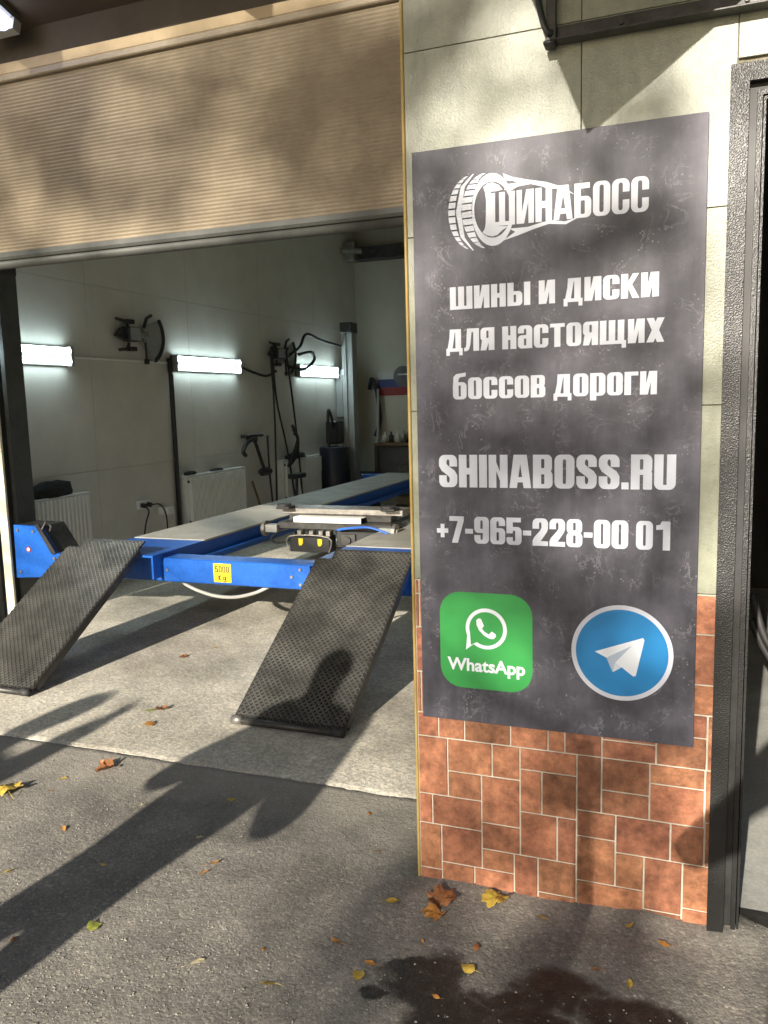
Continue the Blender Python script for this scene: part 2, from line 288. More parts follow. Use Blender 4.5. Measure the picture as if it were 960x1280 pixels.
# concrete slab with a broken front edge
c = MB(); fx = [-7+i*.02 for i in range(int((7+2.6)/.02)+1)]
def fy(x): return 2.866+.022*mnoise.noise(Vector((x*2.2, 0, 0)))+.012*mnoise.noise(Vector((x*9, 4, 0)))+.008*mnoise.noise(Vector((x*27, 6, 0)))
vs = []
for x in fx:
    y = fy(x); vs += [(x, y, -.05), (x, y+.003, .0005), (x, y+.03, .005), (x, 4.2, .006), (x, 11.8, .006)]
c.add(vs, [(i*5+k, (i+1)*5+k, (i+1)*5+k+1, i*5+k+1) for i in range(len(fx)-1) for k in range(4)])
tag(c.build('concrete_floor', M['concrete'], smooth=False), kind='structure')
# loose chips on the asphalt
gv = MB(); rnd = random.Random(3)
for i in range(9500):
    x = rnd.uniform(-2.7, .5); y = rnd.uniform(1.25, 2.86)
    if i > 5200: x = rnd.uniform(-2.3, -.9); y = rnd.uniform(1.25, 1.95)
    if -.82 < x < .2 and y > 2.35: continue
    if rnd.random() > .35+.65*max(0, mnoise.noise(Vector((x*2.1, y*2.1, 9)))+.35): continue
    r = rnd.choice([.0012, .0016, .002, .0026, .0034]) * rnd.uniform(.7, 1.35); z = gz(x, y); a = rnd.uniform(0, 6.28)
    p = [(x+r*math.cos(a+k*1.5708)*rnd.uniform(.7, 1.5), y+r*math.sin(a+k*1.5708)*rnd.uniform(.7, 1.5), z+r*.1) for k in range(4)]
    gv.add(p+[(x+r*.2, y, z+r*rnd.uniform(.6, 1.2))], [(0, 1, 4), (1, 2, 4), (2, 3, 4), (3, 0, 4)])
tag(gv.build('loose_gravel', M['gravel']), 'fine pale stone chips scattered over the asphalt', 'gravel', kind='stuff')

# ------------------------------------------------------------------ the building
B = empty('garage_building', (-.4, 2.6, 0), 'single storey garage with pale tiled pillar and open vehicle bay', 'building')
def part(name, mb, mt, parent=B, **k): return mb.build(name, mt, parent, **k)
pil = part('front_pillar', MB().box(-.8085, .100, 2.382, 2.74, -.05, 3.6), M['joint'])
mb = MB().box(-.8065, .0998, 2.3755, 2.384, -.05, .9985); part('grout_bed', mb, M['grout'], pil)
def tile(x0, x1, z0, z1, g=.0027, y0=D-.0012, depth=.012):
    w = MB(); w.bbox(x0+g, x1-g, y0+random.uniform(-.0004, .0004), y0+depth, z0+g, z1-g, .0012); return w
XG = [-.8065]
TL = [(-.8065,-.7085,.293,.488),(-.7085,-.5645,.380,.488),(-.5645,-.477,.380,.488),(-.477,-.305,.418,.488),(-.305,-.2325,.313,.488),(-.2325,-.096,.387,.488),(-.096,.054,.428,.488),(.054,.0995,.33,.488),
 (-.7085,-.5995,.293,.380),(-.5995,-.477,.223,.380),(-.477,-.41,.279,.418),(-.41,-.305,.279,.418),(-.2325,-.096,.313,.387),(-.096,.054,.313,.428),
 (-.8065,-.762,.192,.293),(-.762,-.5995,.192,.293),(-.5995,-.477,.134,.223),(-.477,-.363,.134,.279),(-.363,-.305,.134,.279),(-.305,-.1905,.23,.313),(-.1905,-.036,.195,.313),(-.036,.056,.195,.313),(.056,.0995,.195,.33),
 (-.8065,-.733,.036,.192),(-.733,-.5995,.066,.192),(-.5995,-.4965,.066,.134),(-.8065,-.733,-.04,.036),(-.733,-.6245,-.04,.066),(-.6245,-.4965,-.04,.066),(-.4965,-.422,-.04,.134),(-.422,-.305,.022,.134),(-.422,-.305,-.04,.022),
 (-.305,-.1905,.086,.23),(-.1905,-.1085,.086,.195),(-.305,-.1085,-.04,.086),(-.1085,-.001,.03,.195),(-.001,.0995,.055,.195),(-.1085,-.001,-.04,.03),(-.001,.0995,-.04,.055)]
A = [-.8065,-.737,-.652,-.506,-.391,-.341,-.2325]
TL += [(A[i], A[i+1], .488, .566) for i in range(6)]
TL += [(-.2325,-.080,.488,.545),(-.2325,-.080,.545,.65),(-.080,.0565,.488,.582),(.0565,.0995,.488,.65),(-.08,.0565,.582,.65),(-.02,.0995,.65,.739),(-.02,.0995,.739,.885),(-.02,.0995,.885,.998),
 (-.8065,-.792,.566,.701),(-.792,-.69,.566,.701),(-.8065,-.70,.701,.846),(-.8065,-.793,.846,.953),(-.793,-.7,.846,.953),(-.8065,-.793,.953,.998),(-.793,-.7,.953,.998)]
for q in TL: part('tile', tile(*q), M['tile'], pil)
for (z0, z1) in [(1.001, 1.520), (1.520, 2.030), (2.030, 2.543), (2.543, 3.06)]:
    for (x0, x1) in [(-.8065, -.303), (-.303, .084), (.084, .0999)]:
        if x1-x0 < .05: continue
        w = MB().bbox(x0+.0012, x1-.0012, D+random.uniform(-.0006, .0004), D+.012, z0+.0012, z1-.0012, .0009); part('wall_tile', w, M['wall'], pil)
part('corner_trim', MB().bbox(-.8165, -.8070, D-.002, D+.05, -.02, 3.06, .003), M['yellow'], pil)
# over and beside the narrow door
ow = part('door_wall', MB().box(.1005, 1.15, 2.384, 2.74, 2.372, 3.6).box(1.05, 5.0, 2.384, 2.74, -.05, 2.3718), M['joint'])
for (x0, x1, z0, z1) in [(.084, .60, 2.385, 2.543), (.60, 1.12, 2.385, 2.543), (.084, .60, 2.543, 3.06), (.60, 1.12, 2.543, 3.06), (1.12, 1.7, 1.0, 1.52), (1.12, 1.7, 1.52, 2.03), (1.12, 1.7, 2.03, 2.543), (1.12, 1.7, 2.543, 3.06), (1.7, 2.3, 1.0, 1.52), (1.7, 2.3, 1.52, 2.03), (1.7, 2.3, 2.03, 2.543), (1.7, 2.3, 2.543, 3.06)]:
    part('wall_tile', MB().bbox(x0+.0012, x1-.0012, D+random.uniform(-.0006, .0004), D+.0115, z0+.0012, z1-.0012, .0009), M['wall'], ow)
for i in range(4): part('tile', tile(1.12+i*.3, 1.42+i*.3, .5, .998), M['tile'], ow); part('tile', tile(1.12+i*.3, 1.42+i*.3, -.04, .5), M['tile'], ow)
# steel frame of the narrow door
df = part('door_frame', MB().prism([(.068,-.02),(.112,-.02),(.112,2.322),(1.04,2.322),(1.04,-.02),(1.084,-.02),(1.084,2.366),(.068,2.366)], 'y', D-.022, D+.05), M['blackframe'])
part('frame_rebate', MB().prism([(.1125,-.02),(.1315,-.02),(.1315,2.302),(1.0205,2.302),(1.0205,-.02),(1.0395,-.02),(1.0395,2.3215),(.1125,2.3215)], 'y', D+.006, D+.09), M['black'], df)
part('inner_frame', MB().prism([(.1318,-.02),(.1440,-.02),(.1440,2.2895),(1.008,2.2895),(1.008,-.02),(1.0202,-.02),(1.0202,2.3017),(.1318,2.3017)], 'y', D-.006, D+.12), M['blackframe'], df)
part('door_stop', MB().prism([(.1468,-.02),(.1528,-.02),(.1528,2.2805),(.999,2.2805),(.999,-.02),(1.005,-.02),(1.005,2.2865),(.1468,2.2865)], 'y', D+.0, D+.16), M['blackframe'], df)
part('stop_gap', MB().prism([(.1442,-.02),(.1467,-.02),(.1467,2.2867),(1.0052,2.2867),(1.0052,-.02),(1.0078,-.02),(1.0078,2.2893),(.1442,2.2893)], 'y', D+.03, D+.15), M['black'], df)
part('threshold', MB().bbox(.157, .998, D+.02, 2.502, -.03, .012, .004), M['darksteel'], df)
# left of the bay, lintel, garage door, canopy
lw = part('left_wall', MB().box(-7.5, -4.96, 2.384, 2.74, -.05, 3.6), M['joint'])
for i in range(4):
    for (z0, z1) in [(1.0, 1.52), (1.52, 2.03), (2.03, 2.543), (2.543, 3.06)]: part('wall_tile', MB().bbox(-7.4+i*.6, -6.803+i*.6, D, D+.0115, z0, z1-.003, .0009), M['wall'], lw)
    for k in range(2): part('tile', tile(-7.4+i*.6+k*.3, -7.1+i*.6+k*.3, -.04, .998), M['tile'], lw)
part('lintel', MB().box(-4.955, -.8090, 2.608, 2.90, 2.872, 3.6), M['soffit'])  # canopy shade on the upper lintel is put into this dark brown
part('lintel_strip', MB().bbox(-4.955, -.8090, 2.604, 2.90, 2.832, 2.8715, .002), M['render'])
gd = MB(); z = 2.178; rows = []
nr = 47; zt = 2.805; pitch_ = (zt-z)/nr
for i in range(nr):
    for k in range(6):
        a = k/6*2*math.pi; rows.append((z+(i+k/6)*pitch_, 2.622-.0019*(1-math.cos(a))))
rows.append((zt, 2.622)); xsd = [-4.95, -3.6, -2.7, -1.8, -.809]
gd.add([(x, y, zz) for (zz, y) in rows for x in xsd], [(j*5+i, j*5+i+1, (j+1)*5+i+1, (j+1)*5+i) for j in range(len(rows)-1) for i in range(4)])
gd.box(-4.95, -.809, 2.626, 2.655, 2.178, 2.805)
gdo = part('garage_door', gd, M['ribs'])
part('top_rail', MB().bbox(-4.95, -.809, 2.600, 2.66, 2.8055, 2.831, .004), M['ribs'], gdo)
part('bottom_rail', MB().prism([(2.606, 2.150), (2.600, 2.160), (2.602, 2.1775), (2.66, 2.1775), (2.66, 2.150)], 'x', -4.95, -.809), M['seal'], gdo)
part('rubber_seal', MB().tube([(-4.95, 2.63, 2.138), (-.809, 2.63, 2.138)], .0185, 14), M['seal'], gdo, smooth=True)
cv = MB(); cz = lambda y: 2.975+.286*(2.612-y)
cv.prism([(2.6115, cz(2.6115)), (1.22, cz(1.22)), (1.22, cz(1.22)+.05), (2.6115, cz(2.6115)+.05)], 'x', -7.5, 5.0)
part('canopy', cv, M['soffit'])
for x in (-6.2, -4.2, -3.1, -1.5, .9, 2.9): part('canopy_rafter', MB().prism([(2.61, cz(2.61)-.002), (1.24, cz(1.24)-.002), (1.24, cz(1.24)-.05), (2.61, cz(2.61)-.05)], 'x', x-.025, x+.025), M['soffit'])
# interior shell
def wall_panel(parent, x, y0, y1, z0, z1, mt): return part('wall_panel', MB().bbox(x, x+.012, y0+.0012, y1-.0012, z0, z1, .0015), mt, parent)
sw = part('side_wall', MB().box(-4.98, -4.815, 2.74, 11.8, -.05, 4.1), M['joint'])
for i in range(6):
    y0 = 2.745+i*1.48
    for (z0, z1) in [(.006, 1.03), (1.032, 2.60), (2.602, 4.05)]: wall_panel(sw, -4.8148, y0, min(y0+1.48, 11.615), z0, z1, M['inwall'])
part('back_wall', MB().box(-4.98, 3.0, 11.62, 11.8, -.05, 4.1), M['inback'])
part('ceiling', MB().box(-4.98, 3.0, 2.74, 11.8, 4.06, 4.2), M['inback'])
part('partition', MB().box(-.62, -.50, 2.742, 11.6, -.05, 4.05), M['inwall'])
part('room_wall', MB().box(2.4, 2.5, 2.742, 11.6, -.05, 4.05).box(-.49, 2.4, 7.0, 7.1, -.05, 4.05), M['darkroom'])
part('roof', MB().box(-7.5, 5.0, 2.60, 11.9, 4.22, 4.4).box(-7.5, 5.0, 2.62, 2.74, 3.601, 4.215), M['soffit'])
part('duct', MB().bbox(-4.80, -3.2, 11.40, 11.615, 3.62, 3.80, .01), M['darksteel'])
part('corner_bracket', MB().bbox(-4.80, -4.62, 11.2, 11.38, 3.58, 3.86, .02).tube([(-4.78, 11.1, 3.72), (-4.55, 11.3, 3.72)], .04), M['steel'])

# ------------------------------------------------------------------ sign with its print
SX0, SX1, SZ0, SZ1, SY = -.784, .0195, .557, 2.2655, D-.010
sg = empty('shop_sign', (-.382, SY, SZ0), 'tall dark grey printed shop sign on the tiled pillar', 'sign')
MB().bbox(SX0, SX1, SY, SY+.0085, SZ0, SZ1, .0008).build('sign_board', M['sign'], sg)
LY = [0.0]
def flat(y): return lambda p: (p[0], y, p[1])
def sflat(mb, outer, holes=(), d=.0008): mb.poly(outer, holes, flat(SY-d)); return mb
# --- a heavy condensed letter set drawn as polygons, height 1, returns pieces [(outer, holes)] and width
def arc(cx, cy, rx, ry, a0, a1, n=6): return [(cx+rx*math.cos(math.radians(a0+(a1-a0)*i/n)), cy+ry*math.sin(math.radians(a0+(a1-a0)*i/n))) for i in range(n+1)]
def rr(x0, y0, x1, y1, r, tl=1, tr=1, br=1, bl=1):
    r = min(r, (x1-x0)/2-1e-4, (y1-y0)/2-1e-4); p = []
    p += arc(x1-r, y1-r, r, r, 0, 90) if tr else [(x1, y1)]
    p += arc(x0+r, y1-r, r, r, 90, 180) if tl else [(x0, y1)]
    p += arc(x0+r, y0+r, r, r, 180, 270) if bl else [(x0, y0)]
    p += arc(x1-r, y0+r, r, r, 270, 360) if br else [(x1, y0)]
    return p
def R_(x0, y0, x1, y1): return ([(x0, y0), (x1, y0), (x1, y1), (x0, y1)], [])
def P_(*p): return (list(p), [])
def ring(x0, y0, x1, y1, s, t, r): return (rr(x0, y0, x1, y1, r), [rr(x0+s, y0+t, x1-s, y1-t, r*.35)[::-1]])
def cshape(x0, y0, x1, y1, s, t, r, ya, yb, side='r'):     # ring cut open between ya and yb on one side
    o = [(x1, yb)]+arc(x1-r, y1-r, r, r, 0, 90)+arc(x0+r, y1-r, r, r, 90, 180)+arc(x0+r, y0+r, r, r, 180, 270)+arc(x1-r, y0+r, r, r, 270, 360)+[(x1, ya)]
    q = r*.35; X0, Y0, X1, Y1 = x0+s, y0+t, x1-s, y1-t; q = min(q, (X1-X0)/2-.001, (Y1-Y0)/2-.001)
    i = [(X1, ya)]+arc(X1-q, Y0+q, q, q, 360, 270)+arc(X0+q, Y0+q, q, q, 270, 180)+arc(X0+q, Y1-q, q, q, 180, 90)+arc(X1-q, Y1-q, q, q, 90, 0)+[(X1, yb)]
    p = o+i
    if side == 'l': p = [(x0+x1-a, b) for a, b in p][::-1]
    return (p, [])
def font(s=.265, gp=.10, t=.15):
    w = 2*s+gp; r = .19; G = {}
    G['ш'] = ([R_(0, 0, s, 1), R_(s+gp, 0, 2*s+gp, 1), R_(2*s+2*gp, 0, 3*s+2*gp, 1), R_(0, 0, 3*s+2*gp, t)], 3*s+2*gp)
    G['щ'] = (G['ш'][0]+[R_(3*s+2*gp-.02, 0, 3*s+2*gp+.08, t), R_(3*s+2*gp-.10, -.17, 3*s+2*gp+.08, .02)], 3*s+2*gp+.08)
    wi = w+.04
    G['и'] = ([R_(0, 0, s-.02, 1), R_(wi-s+.02, 0, wi, 1), P_((s*.55, 0), (s+.05, 0), (wi-s*.55, 1), (wi-s-.05, 1))], wi)
    G['н'] = ([R_(0, 0, s, 1), R_(w-s, 0, w, 1), R_(s-.01, .40, w-s+.01, .60)], w)
    G['ы'] = ([(rr(0, 0, w, .63, .17, 0, 1, 1, 0), [rr(s, t, w-s, .63-t, .04)[::-1]]), R_(0, .6, s, 1), R_(w+.07, 0, w+.07+s, 1)], w+.07+s)
    G['д'] = ([R_(w-s+.06, .1, w+.06, 1), R_(.17, .85, w+.06, 1), P_((.05, .1), (s+.02, .1), (s+.14, .87), (s+.14, 1), (.17, 1), (.15, .62)), R_(0, 0, w+.13, .15), R_(0, -.17, .16, .02), R_(w-.03, -.17, w+.13, .02)], w+.13)
    G['л'] = ([R_(w-s+.06, 0, w+.06, 1), R_(.15, .84, w+.06, 1), P_((0, 0), (.12, 0), (s-.05, .06), (s+.02, .25), (s+.09, .9), (s+.09, 1), (.14, 1), (.10, .3), (.07, .16), (0, .15))], w+.06)
    G['с'] = ([cshape(0, 0, w, 1, s, t*.9, r, .40, .62)], w)
    G['о'] = ([ring(0, 0, w, 1, s, t*.9, r)], w)
    G['к'] = ([R_(0, 0, s, 1), P_((s-.02, .42), (s+.07, .42), (w+.05, 1), (w-s+.08, 1), (s-.02, .62)), P_((s-.02, .45), (s+.02, .60), (s+.15, .56), (w+.07, 0), (w-s+.08, 0), (s+.02, .38))], w+.07)
    G['я'] = ([R_(w-s, 0, w, 1), (rr(0, .40, w-.02, 1, .17, 1, 0, 0, 1), [rr(s, .54, w-s, 1-t*.9, .03)[::-1]]), P_((0, 0), (s-.01, 0), (w-s+.03, .42), (.06, .42))], w)
    G['а'] = ([P_(*([(0, .66)]+arc(r, 1-r, r, r, 180, 90)+arc(w-r, 1-r, r, r, 90, 0)+[(w, 0), (w-s, 0), (w-s, .80), (w-s-.03, .86), (s+.03, .86), (s, .80), (s, .66)])), (rr(0, 0, w-.02, .58, .17), [rr(s, t*.85, w-s, .58-t, .03)[::-1]])], w)
    G['т'] = ([R_(0, .84, w, 1), R_(w/2-s/2, 0, w/2+s/2, .86)], w)
    wx = w+.08
    G['х'] = ([P_((0, 0), (s+.02, 0), (wx, 1), (wx-s-.02, 1)), P_((wx-s-.02, 0), (wx, 0), (s+.02, 1), (0, 1))], wx)
    G['б'] = ([(rr(0, 0, w, .80, r), [rr(s, t*.9, w-s, .80-t, .04)[::-1]]), P_((0, .5), (s-.02, .6), (s, .9), (s+.06, 1.02), (w-.04, 1.06), (w-.02, 1.24), (.16, 1.18), (.03, 1.05))], w)
    G['в'] = ([R_(0, 0, s, 1), (rr(0, .46, w-.02, 1, .15, 0, 1, 1, 0), [rr(s, .60, w-s, 1-t*.85, .03)[::-1]]), (rr(0, 0, w, .54, .15, 0, 1, 1, 0), [rr(s, t*.85, w-s, .42, .03)[::-1]])], w)
    G['р'] = ([R_(0, -.2, s, 1), (rr(0, 0, w, 1, r, 0, 1, 1, 0), [rr(s, t*.9, w-s, 1-t*.9, .04)[::-1]])], w)
    G['г'] = ([R_(0, 0, s, 1), R_(0, .83, w-.08, 1)], w-.08)
    for a, b_ in zip('ШИН', 'шин'): G[a] = G[b_]
    G['О'] = G['O'] = G['0'] = G['о']; G['С'] = G['с']; G['H'] = G['н']
    G['А'] = G['A'] = ([P_((0, 0), (s-.02, 0), (w/2+.06, .86), (w/2+.03, 1), (w/2-s*.66, 1)), P_((w+.08, 0), (w+.10-s, 0), (w/2+.02, .86), (w/2+.05, 1), (w/2+.08+s*.66, 1)), R_(s-.06, .17, w-s+.14, .33), P_((w/2-s*.5, 1), (w/2-.02, .74), (w/2+.1, .74), (w/2+.08+s*.5, 1))], w+.08)
    G['Б'] = ([R_(0, 0, s, 1), R_(0, .84, w-.05, 1), (rr(0, 0, w, .62, .16, 0, 1, 1, 0), [rr(s, t*.9, w-s, .62-t, .04)[::-1]])], w)
    G['B'] = G['в']; G['I'] = ([R_(0, 0, s, 1)], s)
    R1 = lambda x, y: arc(x-r, y-r, r, r, 90, 0); L1 = lambda x, y: arc(x+r, y-r, r, r, 180, 90); B1 = lambda x, y: arc(x-r, y+r, r, r, 0, -90); C1 = lambda x, y: arc(x+r, y+r, r, r, 270, 180)
    G['S'] = ([P_(*([(w-s, .64), (w-s, .80), (w-s-.03, .86), (s+.03, .86), (s, .80), (s, .72), (s+.07, .65), (w-.09, .52), (w, .38), (w, .20)]+B1(w, 0)+C1(0, 0)+[(0, .37), (s, .37), (s, .20), (s+.03, .14), (w-s-.03, .14), (w-s, .20), (w-s, .30), (w-s-.07, .37), (.09, .51), (0, .66), (0, .80)]+L1(0, 1)+R1(w, 1)+[(w, .64)]))], w)
    G['N'] = ([R_(0, 0, s-.01, 1), R_(w-s+.01, 0, w, 1), P_((s-.10, 1), (s*.2, 1), (w-s+.10, 0), (w-s*.2, 0))], w)
    G['R'] = ([R_(0, 0, s, 1), (rr(0, .42, w, 1, .17, 0, 1, 1, 0), [rr(s, .57, w-s, 1-t*.9, .03)[::-1]]), (rr(w-s, 0, w, .5, .03), [])], w)
    G['U'] = ([R_(0, .19, s, 1), R_(w-s, .19, w, 1), P_(*([(0, .2)]+arc(r, r, r, r, 180, 270)+arc(w-r, r, r, r, 270, 360)+[(w, .2), (w-s, .2), (w-s, .14), (s, .14), (s, .2)]))], w)
    G['.'] = ([R_(0, 0, .22, .2)], .22); G['-'] = ([R_(0, .36, .34, .54)], .34)
    G['+'] = ([R_(0, .36, .5, .53), R_(.165, .19, .335, .70)], .5)
    G['7'] = ([R_(0, .82, w, 1), P_((.10, 0), (.10+s, 0), (w, .83), (w, .9), (w-s, .9), (w-s, .82))], w)
    G['6'] = ([P_(*([(w, .68)]+R1(w, 1)[::-1]+L1(0, 1)[::-1]+[(0, .3), (s, .3), (s, .80), (s+.03, .86), (w-s-.03, .86), (w-s, .80), (w-s, .68)])), (rr(0, 0, w, .60, .17), [rr(s, t*.9, w-s, .60-t, .03)[::-1]])], w)
    G['9'] = ([([(w-a, 1-b_) for a, b_ in o], [[(w-a, 1-b_) for a, b_ in h] for h in hs]) for o, hs in G['6'][0]], w)
    G['5'] = ([R_(0, .42, s, 1), R_(0, .83, w-.03, 1), cshape(0, 0, w, .66, s, t*.9, .17, .28, .42, 'l')], w)
    G['2'] = ([P_(*([(0, 0), (w, 0), (w, .17), (s+.06, .17), (s+.12, .24), (w-.05, .5), (w, .62)]+R1(w, 1)[::-1]+L1(0, 1)[::-1]+[(0, .62), (s, .62), (s, .80), (s+.03, .86), (w-s-.03, .86), (w-s, .80), (w-s, .66), (w-s-.05, .56), (.06, .30), (0, .18)]))], w)
    G['8'] = ([(rr(.01, .46, w-.01, 1, .18), [rr(s, .60, w-s, 1-t*.85, .03)[::-1]]), (rr(0, 0, w, .54, .18), [rr(s, t*.85, w-s, .42, .03)[::-1]])], w)
    G['1'] = ([R_(w-s-.05, 0, w-.05, 1), P_((.06, .70), (w-s-.04, .72), (w-s-.04, 1), (w-s-.10, 1), (.2, .88), (.06, .86))], w-.05)
    return G
def line(text, x0, x1, zb, h, F, name, sp=.07, space=.28, parent=None, y=None, slope=0):
    adv = []; x = 0
    for ch in text:
        if ch == ' ': x += space; continue
        pcs, w = F[ch]; adv.append((pcs, x)); x += w+sp
    k = (x1-x0)/(x-sp); mb = MB()
    for pcs, ox in adv:
        for i, (o, hs) in enumerate(pcs):
            fn = lambda p, ox=ox, i=i: (x0+(ox+p[0])*k, (y or SY-.0009)-i*.00013, zb+p[1]*h+slope*((ox+p[0])*k))
            if sum((o[j][0]*o[(j+1) % len(o)][1]-o[(j+1) % len(o)][0]*o[j][1]) for j in range(len(o))) < 0: o = o[::-1]
            mb.poly(o, hs, fn)
    return mb.build(name, M['letter'], parent or sg)
F = font()
line('шины и диски', -.675, -.095, 1.8125, .0645, F, 'lettering')
line('для настоящих', -.688, -.079, 1.692, .0645, F, 'lettering')
line('боссов дороги', -.670, -.0955, 1.5525, .0630, F, 'lettering')
line('SHINABOSS.RU', -.717, -.042, 1.291, .0975, F, 'lettering', sp=.06)
line('+7-965-228-00 01', -.727, -.0535, 1.1215, .0815, F, 'lettering', sp=.055, space=.24)
# emblem: tyre with two tread rows, rim ring and tapering splashes, then the name
def lg(p): u, v = p[0]/960, p[1]/768; return (-.702+.343*u-.005*v*(1-u), 2.227-.042*u-.268*v+.013*u*v)
def lgp(mb, pts, holes=(), d=.0009): 
    o = [lg(p) for p in pts]; hs = [[lg(p) for p in h] for h in holes]
    if sum((o[j][0]*o[(j+1) % len(o)][1]-o[(j+1) % len(o)][0]*o[j][1]) for j in range(len(o))) < 0: o = o[::-1]
    mb.poly(o, hs, flat(SY-d))
em = MB()
def ell(cx, cy, rx, ry, a): return (cx+rx*math.cos(math.radians(a)), cy+ry*math.sin(math.radians(a)))
def band(cx, cy, rxo, rxi, ry, a0, a1, n, gap, dx=0, slant=0):
    for i in range(n):
        b0 = a0+(a1-a0)*i/n+gap; b1 = a0+(a1-a0)*(i+1)/n-gap
        q = [ell(cx, cy, rxo, ry, b0+(b1-b0)*k/4) for k in range(5)]+[ell(cx+dx, cy, rxi, ry, b1+slant-(b1-b0)*k/4) for k in range(5)]
        lgp(em, q)
band(285, 392, 206, 150, 300, 252, 106, 13, 1.1, 0, 1)
band(302, 390, 160, 122, 308, 262, 98, 1, 0, 5)
band(400, 378, 210, 134, 302, 258, 100, 14, 1.0, 8, 2)
outer = [ell(440, 368, 170, 290, a) for a in range(0, 360, 6)]; hole = [ell(440, 368, 148, 224, a) for a in range(0, 360, 6)]
lgp(em, outer, [hole[::-1]])
lgp(em, [(365, 190), (400, 160), (440, 152), (490, 172), (520, 208), (470, 222), (425, 225), (425, 300), (420, 490), (470, 500), (565, 500), (520, 530), (480, 570), (440, 583), (390, 572), (360, 552), (378, 520), (385, 480), (388, 300), (380, 235)], d=.0011)
lgp(em, [(520, 80), (600, 110), (720, 130), (860, 148), (990, 190), (1080, 250), (1000, 215), (930, 200), (880, 205), (830, 185), (740, 165), (640, 185), (590, 215), (530, 212), (560, 165), (635, 155), (600, 140), (540, 135)], d=.0012)
lgp(em, [(480, 640), (560, 590), (620, 545), (575, 520), (720, 505), (830, 468), (900, 452), (1000, 462), (1120, 420), (1010, 485), (880, 482), (760, 525), (640, 575), (540, 610)], d=.0012)
em.build('tyre_emblem', M['letter'], sg)
FL = font(.20, .13, .12)
line('ШИНАБОСС', -.5555, -.1245, 2.036, .091, FL, 'emblem_lettering', sp=.05, y=SY-.0016, slope=-.004)
# messaging badges
wb = MB(); wb.poly(rr(-.7225, .6665, -.4355, .9695, .066), [], flat(SY-.0007)); wbo = wb.build('green_badge', M['green'], sg)
bu = MB(); cx, cz_ = -.5765, .8585
o = [(cx+.0640*math.cos(math.radians(a)), cz_+.0640*math.sin(math.radians(a))) for a in range(-128, 203, 6)]+[(-.6405, .7885)]
hh = [(cx+.0525*math.cos(math.radians(a)), cz_+.0525*math.sin(math.radians(a))) for a in range(-124, 200, 6)]+[(-.6245, .8045)]
bu.poly(o, [hh[::-1]], flat(SY-.0012)); bu.build('speech_bubble', M['plane3'], wbo)
ph = MB(); ph.poly([(-.607, .884), (-.600, .8905), (-.592, .889), (-.583, .868), (-.589, .858), (-.581, .849), (-.568, .842), (-.559, .852), (-.5465, .844), (-.5465, .836), (-.553, .8285), (-.566, .8285), (-.583, .837), (-.598, .852), (-.606, .869)][::-1], [], flat(SY-.0012)); ph.build('handset', M['plane3'], wbo)
cu = bpy.data.curves.new('caption', 'FONT'); cu.body = 'WhatsApp'; cu.size = .062; cu.offset = .0017; to = bpy.data.objects.new('caption', cu); COL.objects.link(to)
bpy.context.view_layer.update(); dg = bpy.context.evaluated_depsgraph_get(); me = bpy.data.meshes.new_from_object(to.evaluated_get(dg)); bpy.data.objects.remove(to)
vx = [v.co.x for v in me.vertices]; k = .242/(max(vx)-min(vx)); mn = min(vx)
cm = MB(); cm.add([(-.700+(v.co.x-mn)*k, SY-.0012, .7225+v.co.y*k*1.0) for v in me.vertices], [tuple(p.vertices) for p in me.polygons]); cm.build('caption', M['plane3'], wbo)
tb = MB(); tc_, tz_ = -.1795, .8165
def circ(r, n=72): return [(tc_+r*math.cos(2*math.pi*i/n), tz_+r*math.sin(2*math.pi*i/n)) for i in range(n)]
tb.poly(circ(.1285), [], flat(SY-.0008)); tbo = tb.build('blue_badge', M['sky'], sg)
rg = MB(); rg.poly(circ(.1415), [circ(.1285)[::-1]], flat(SY-.0008)); rg.build('white_ring', M['letter'], tbo)
pp = MB(); pp.poly([(-.254, .816), (-.221, .800), (-.196, .788), (-.146, .7505), (-.139, .7525), (-.1165, .860), (-.1205, .8665)], [], flat(SY-.0013)); pp.build('paper_plane', M['plane3'], tbo)
pp = MB(); pp.poly([(-.221, .800), (-.203, .758), (-.196, .788), (-.150, .842)], [], flat(SY-.0017)); pp.build('plane_fold', M['plane2'], tbo)
pp = MB(); pp.poly([(-.203, .758), (-.178, .775), (-.196, .788)], [], flat(SY-.0021)); pp.build('plane_keel', M['plane1'], tbo)

# ------------------------------------------------------------------ fittings at the top of the pillar, plus an added sheet that casts shade
ab = MB().bbox(-.392, .70, D-.012, D-.0075, 2.487, 2.535, .001).bbox(-.392, .70, D-.052, D-.0122, 2.487, 2.492, .001)
for x in (-.2, .1, .4): ab.tube([(x, D-.012, 2.515), (x, D-.019, 2.515)], .006, 8)
tag(ab.build('angle_bracket', M['darksteel']), 'dark steel angle bracket fixed across the pillar above the sign', 'bracket')
po = MB().bbox(-.392, -.366, D-.034, D-.0122, 2.4925, 2.97, .002)
tag(po.build('bracket_post', M['darksteel']), 'dark upright bar rising from the end of the angle bracket', 'bar')
cb = MB().tube(curve_pts([(-.41, D-.03, 2.95), (-.425, D-.035, 2.75), (-.418, D-.04, 2.64), (-.400, D-.04, 2.545), (-.383, D-.035, 2.51), (-.372, D-.02, 2.53)], 8), .0085, 10)
cb.bbox(-.396, -.366, D-.06, D-.0125, 2.476, 2.4865, .003)
tag(cb.build('black_cable', M['black'], smooth=True), 'thick black cable looped beside the bracket at the pillar top', 'cable')
T = Vector((-.285, D, 2.249)); c1 = T-SUN/SUN.y*1.05
shadow_sheet = MB(); wl_, wr_ = Vector((-.552, D-.01, 2.905)), Vector((.46, D-.01, 2.775)); th = Vector((0, .003, .006))  # unseen sheet added here, shaped back along the sun for the wedge shadow
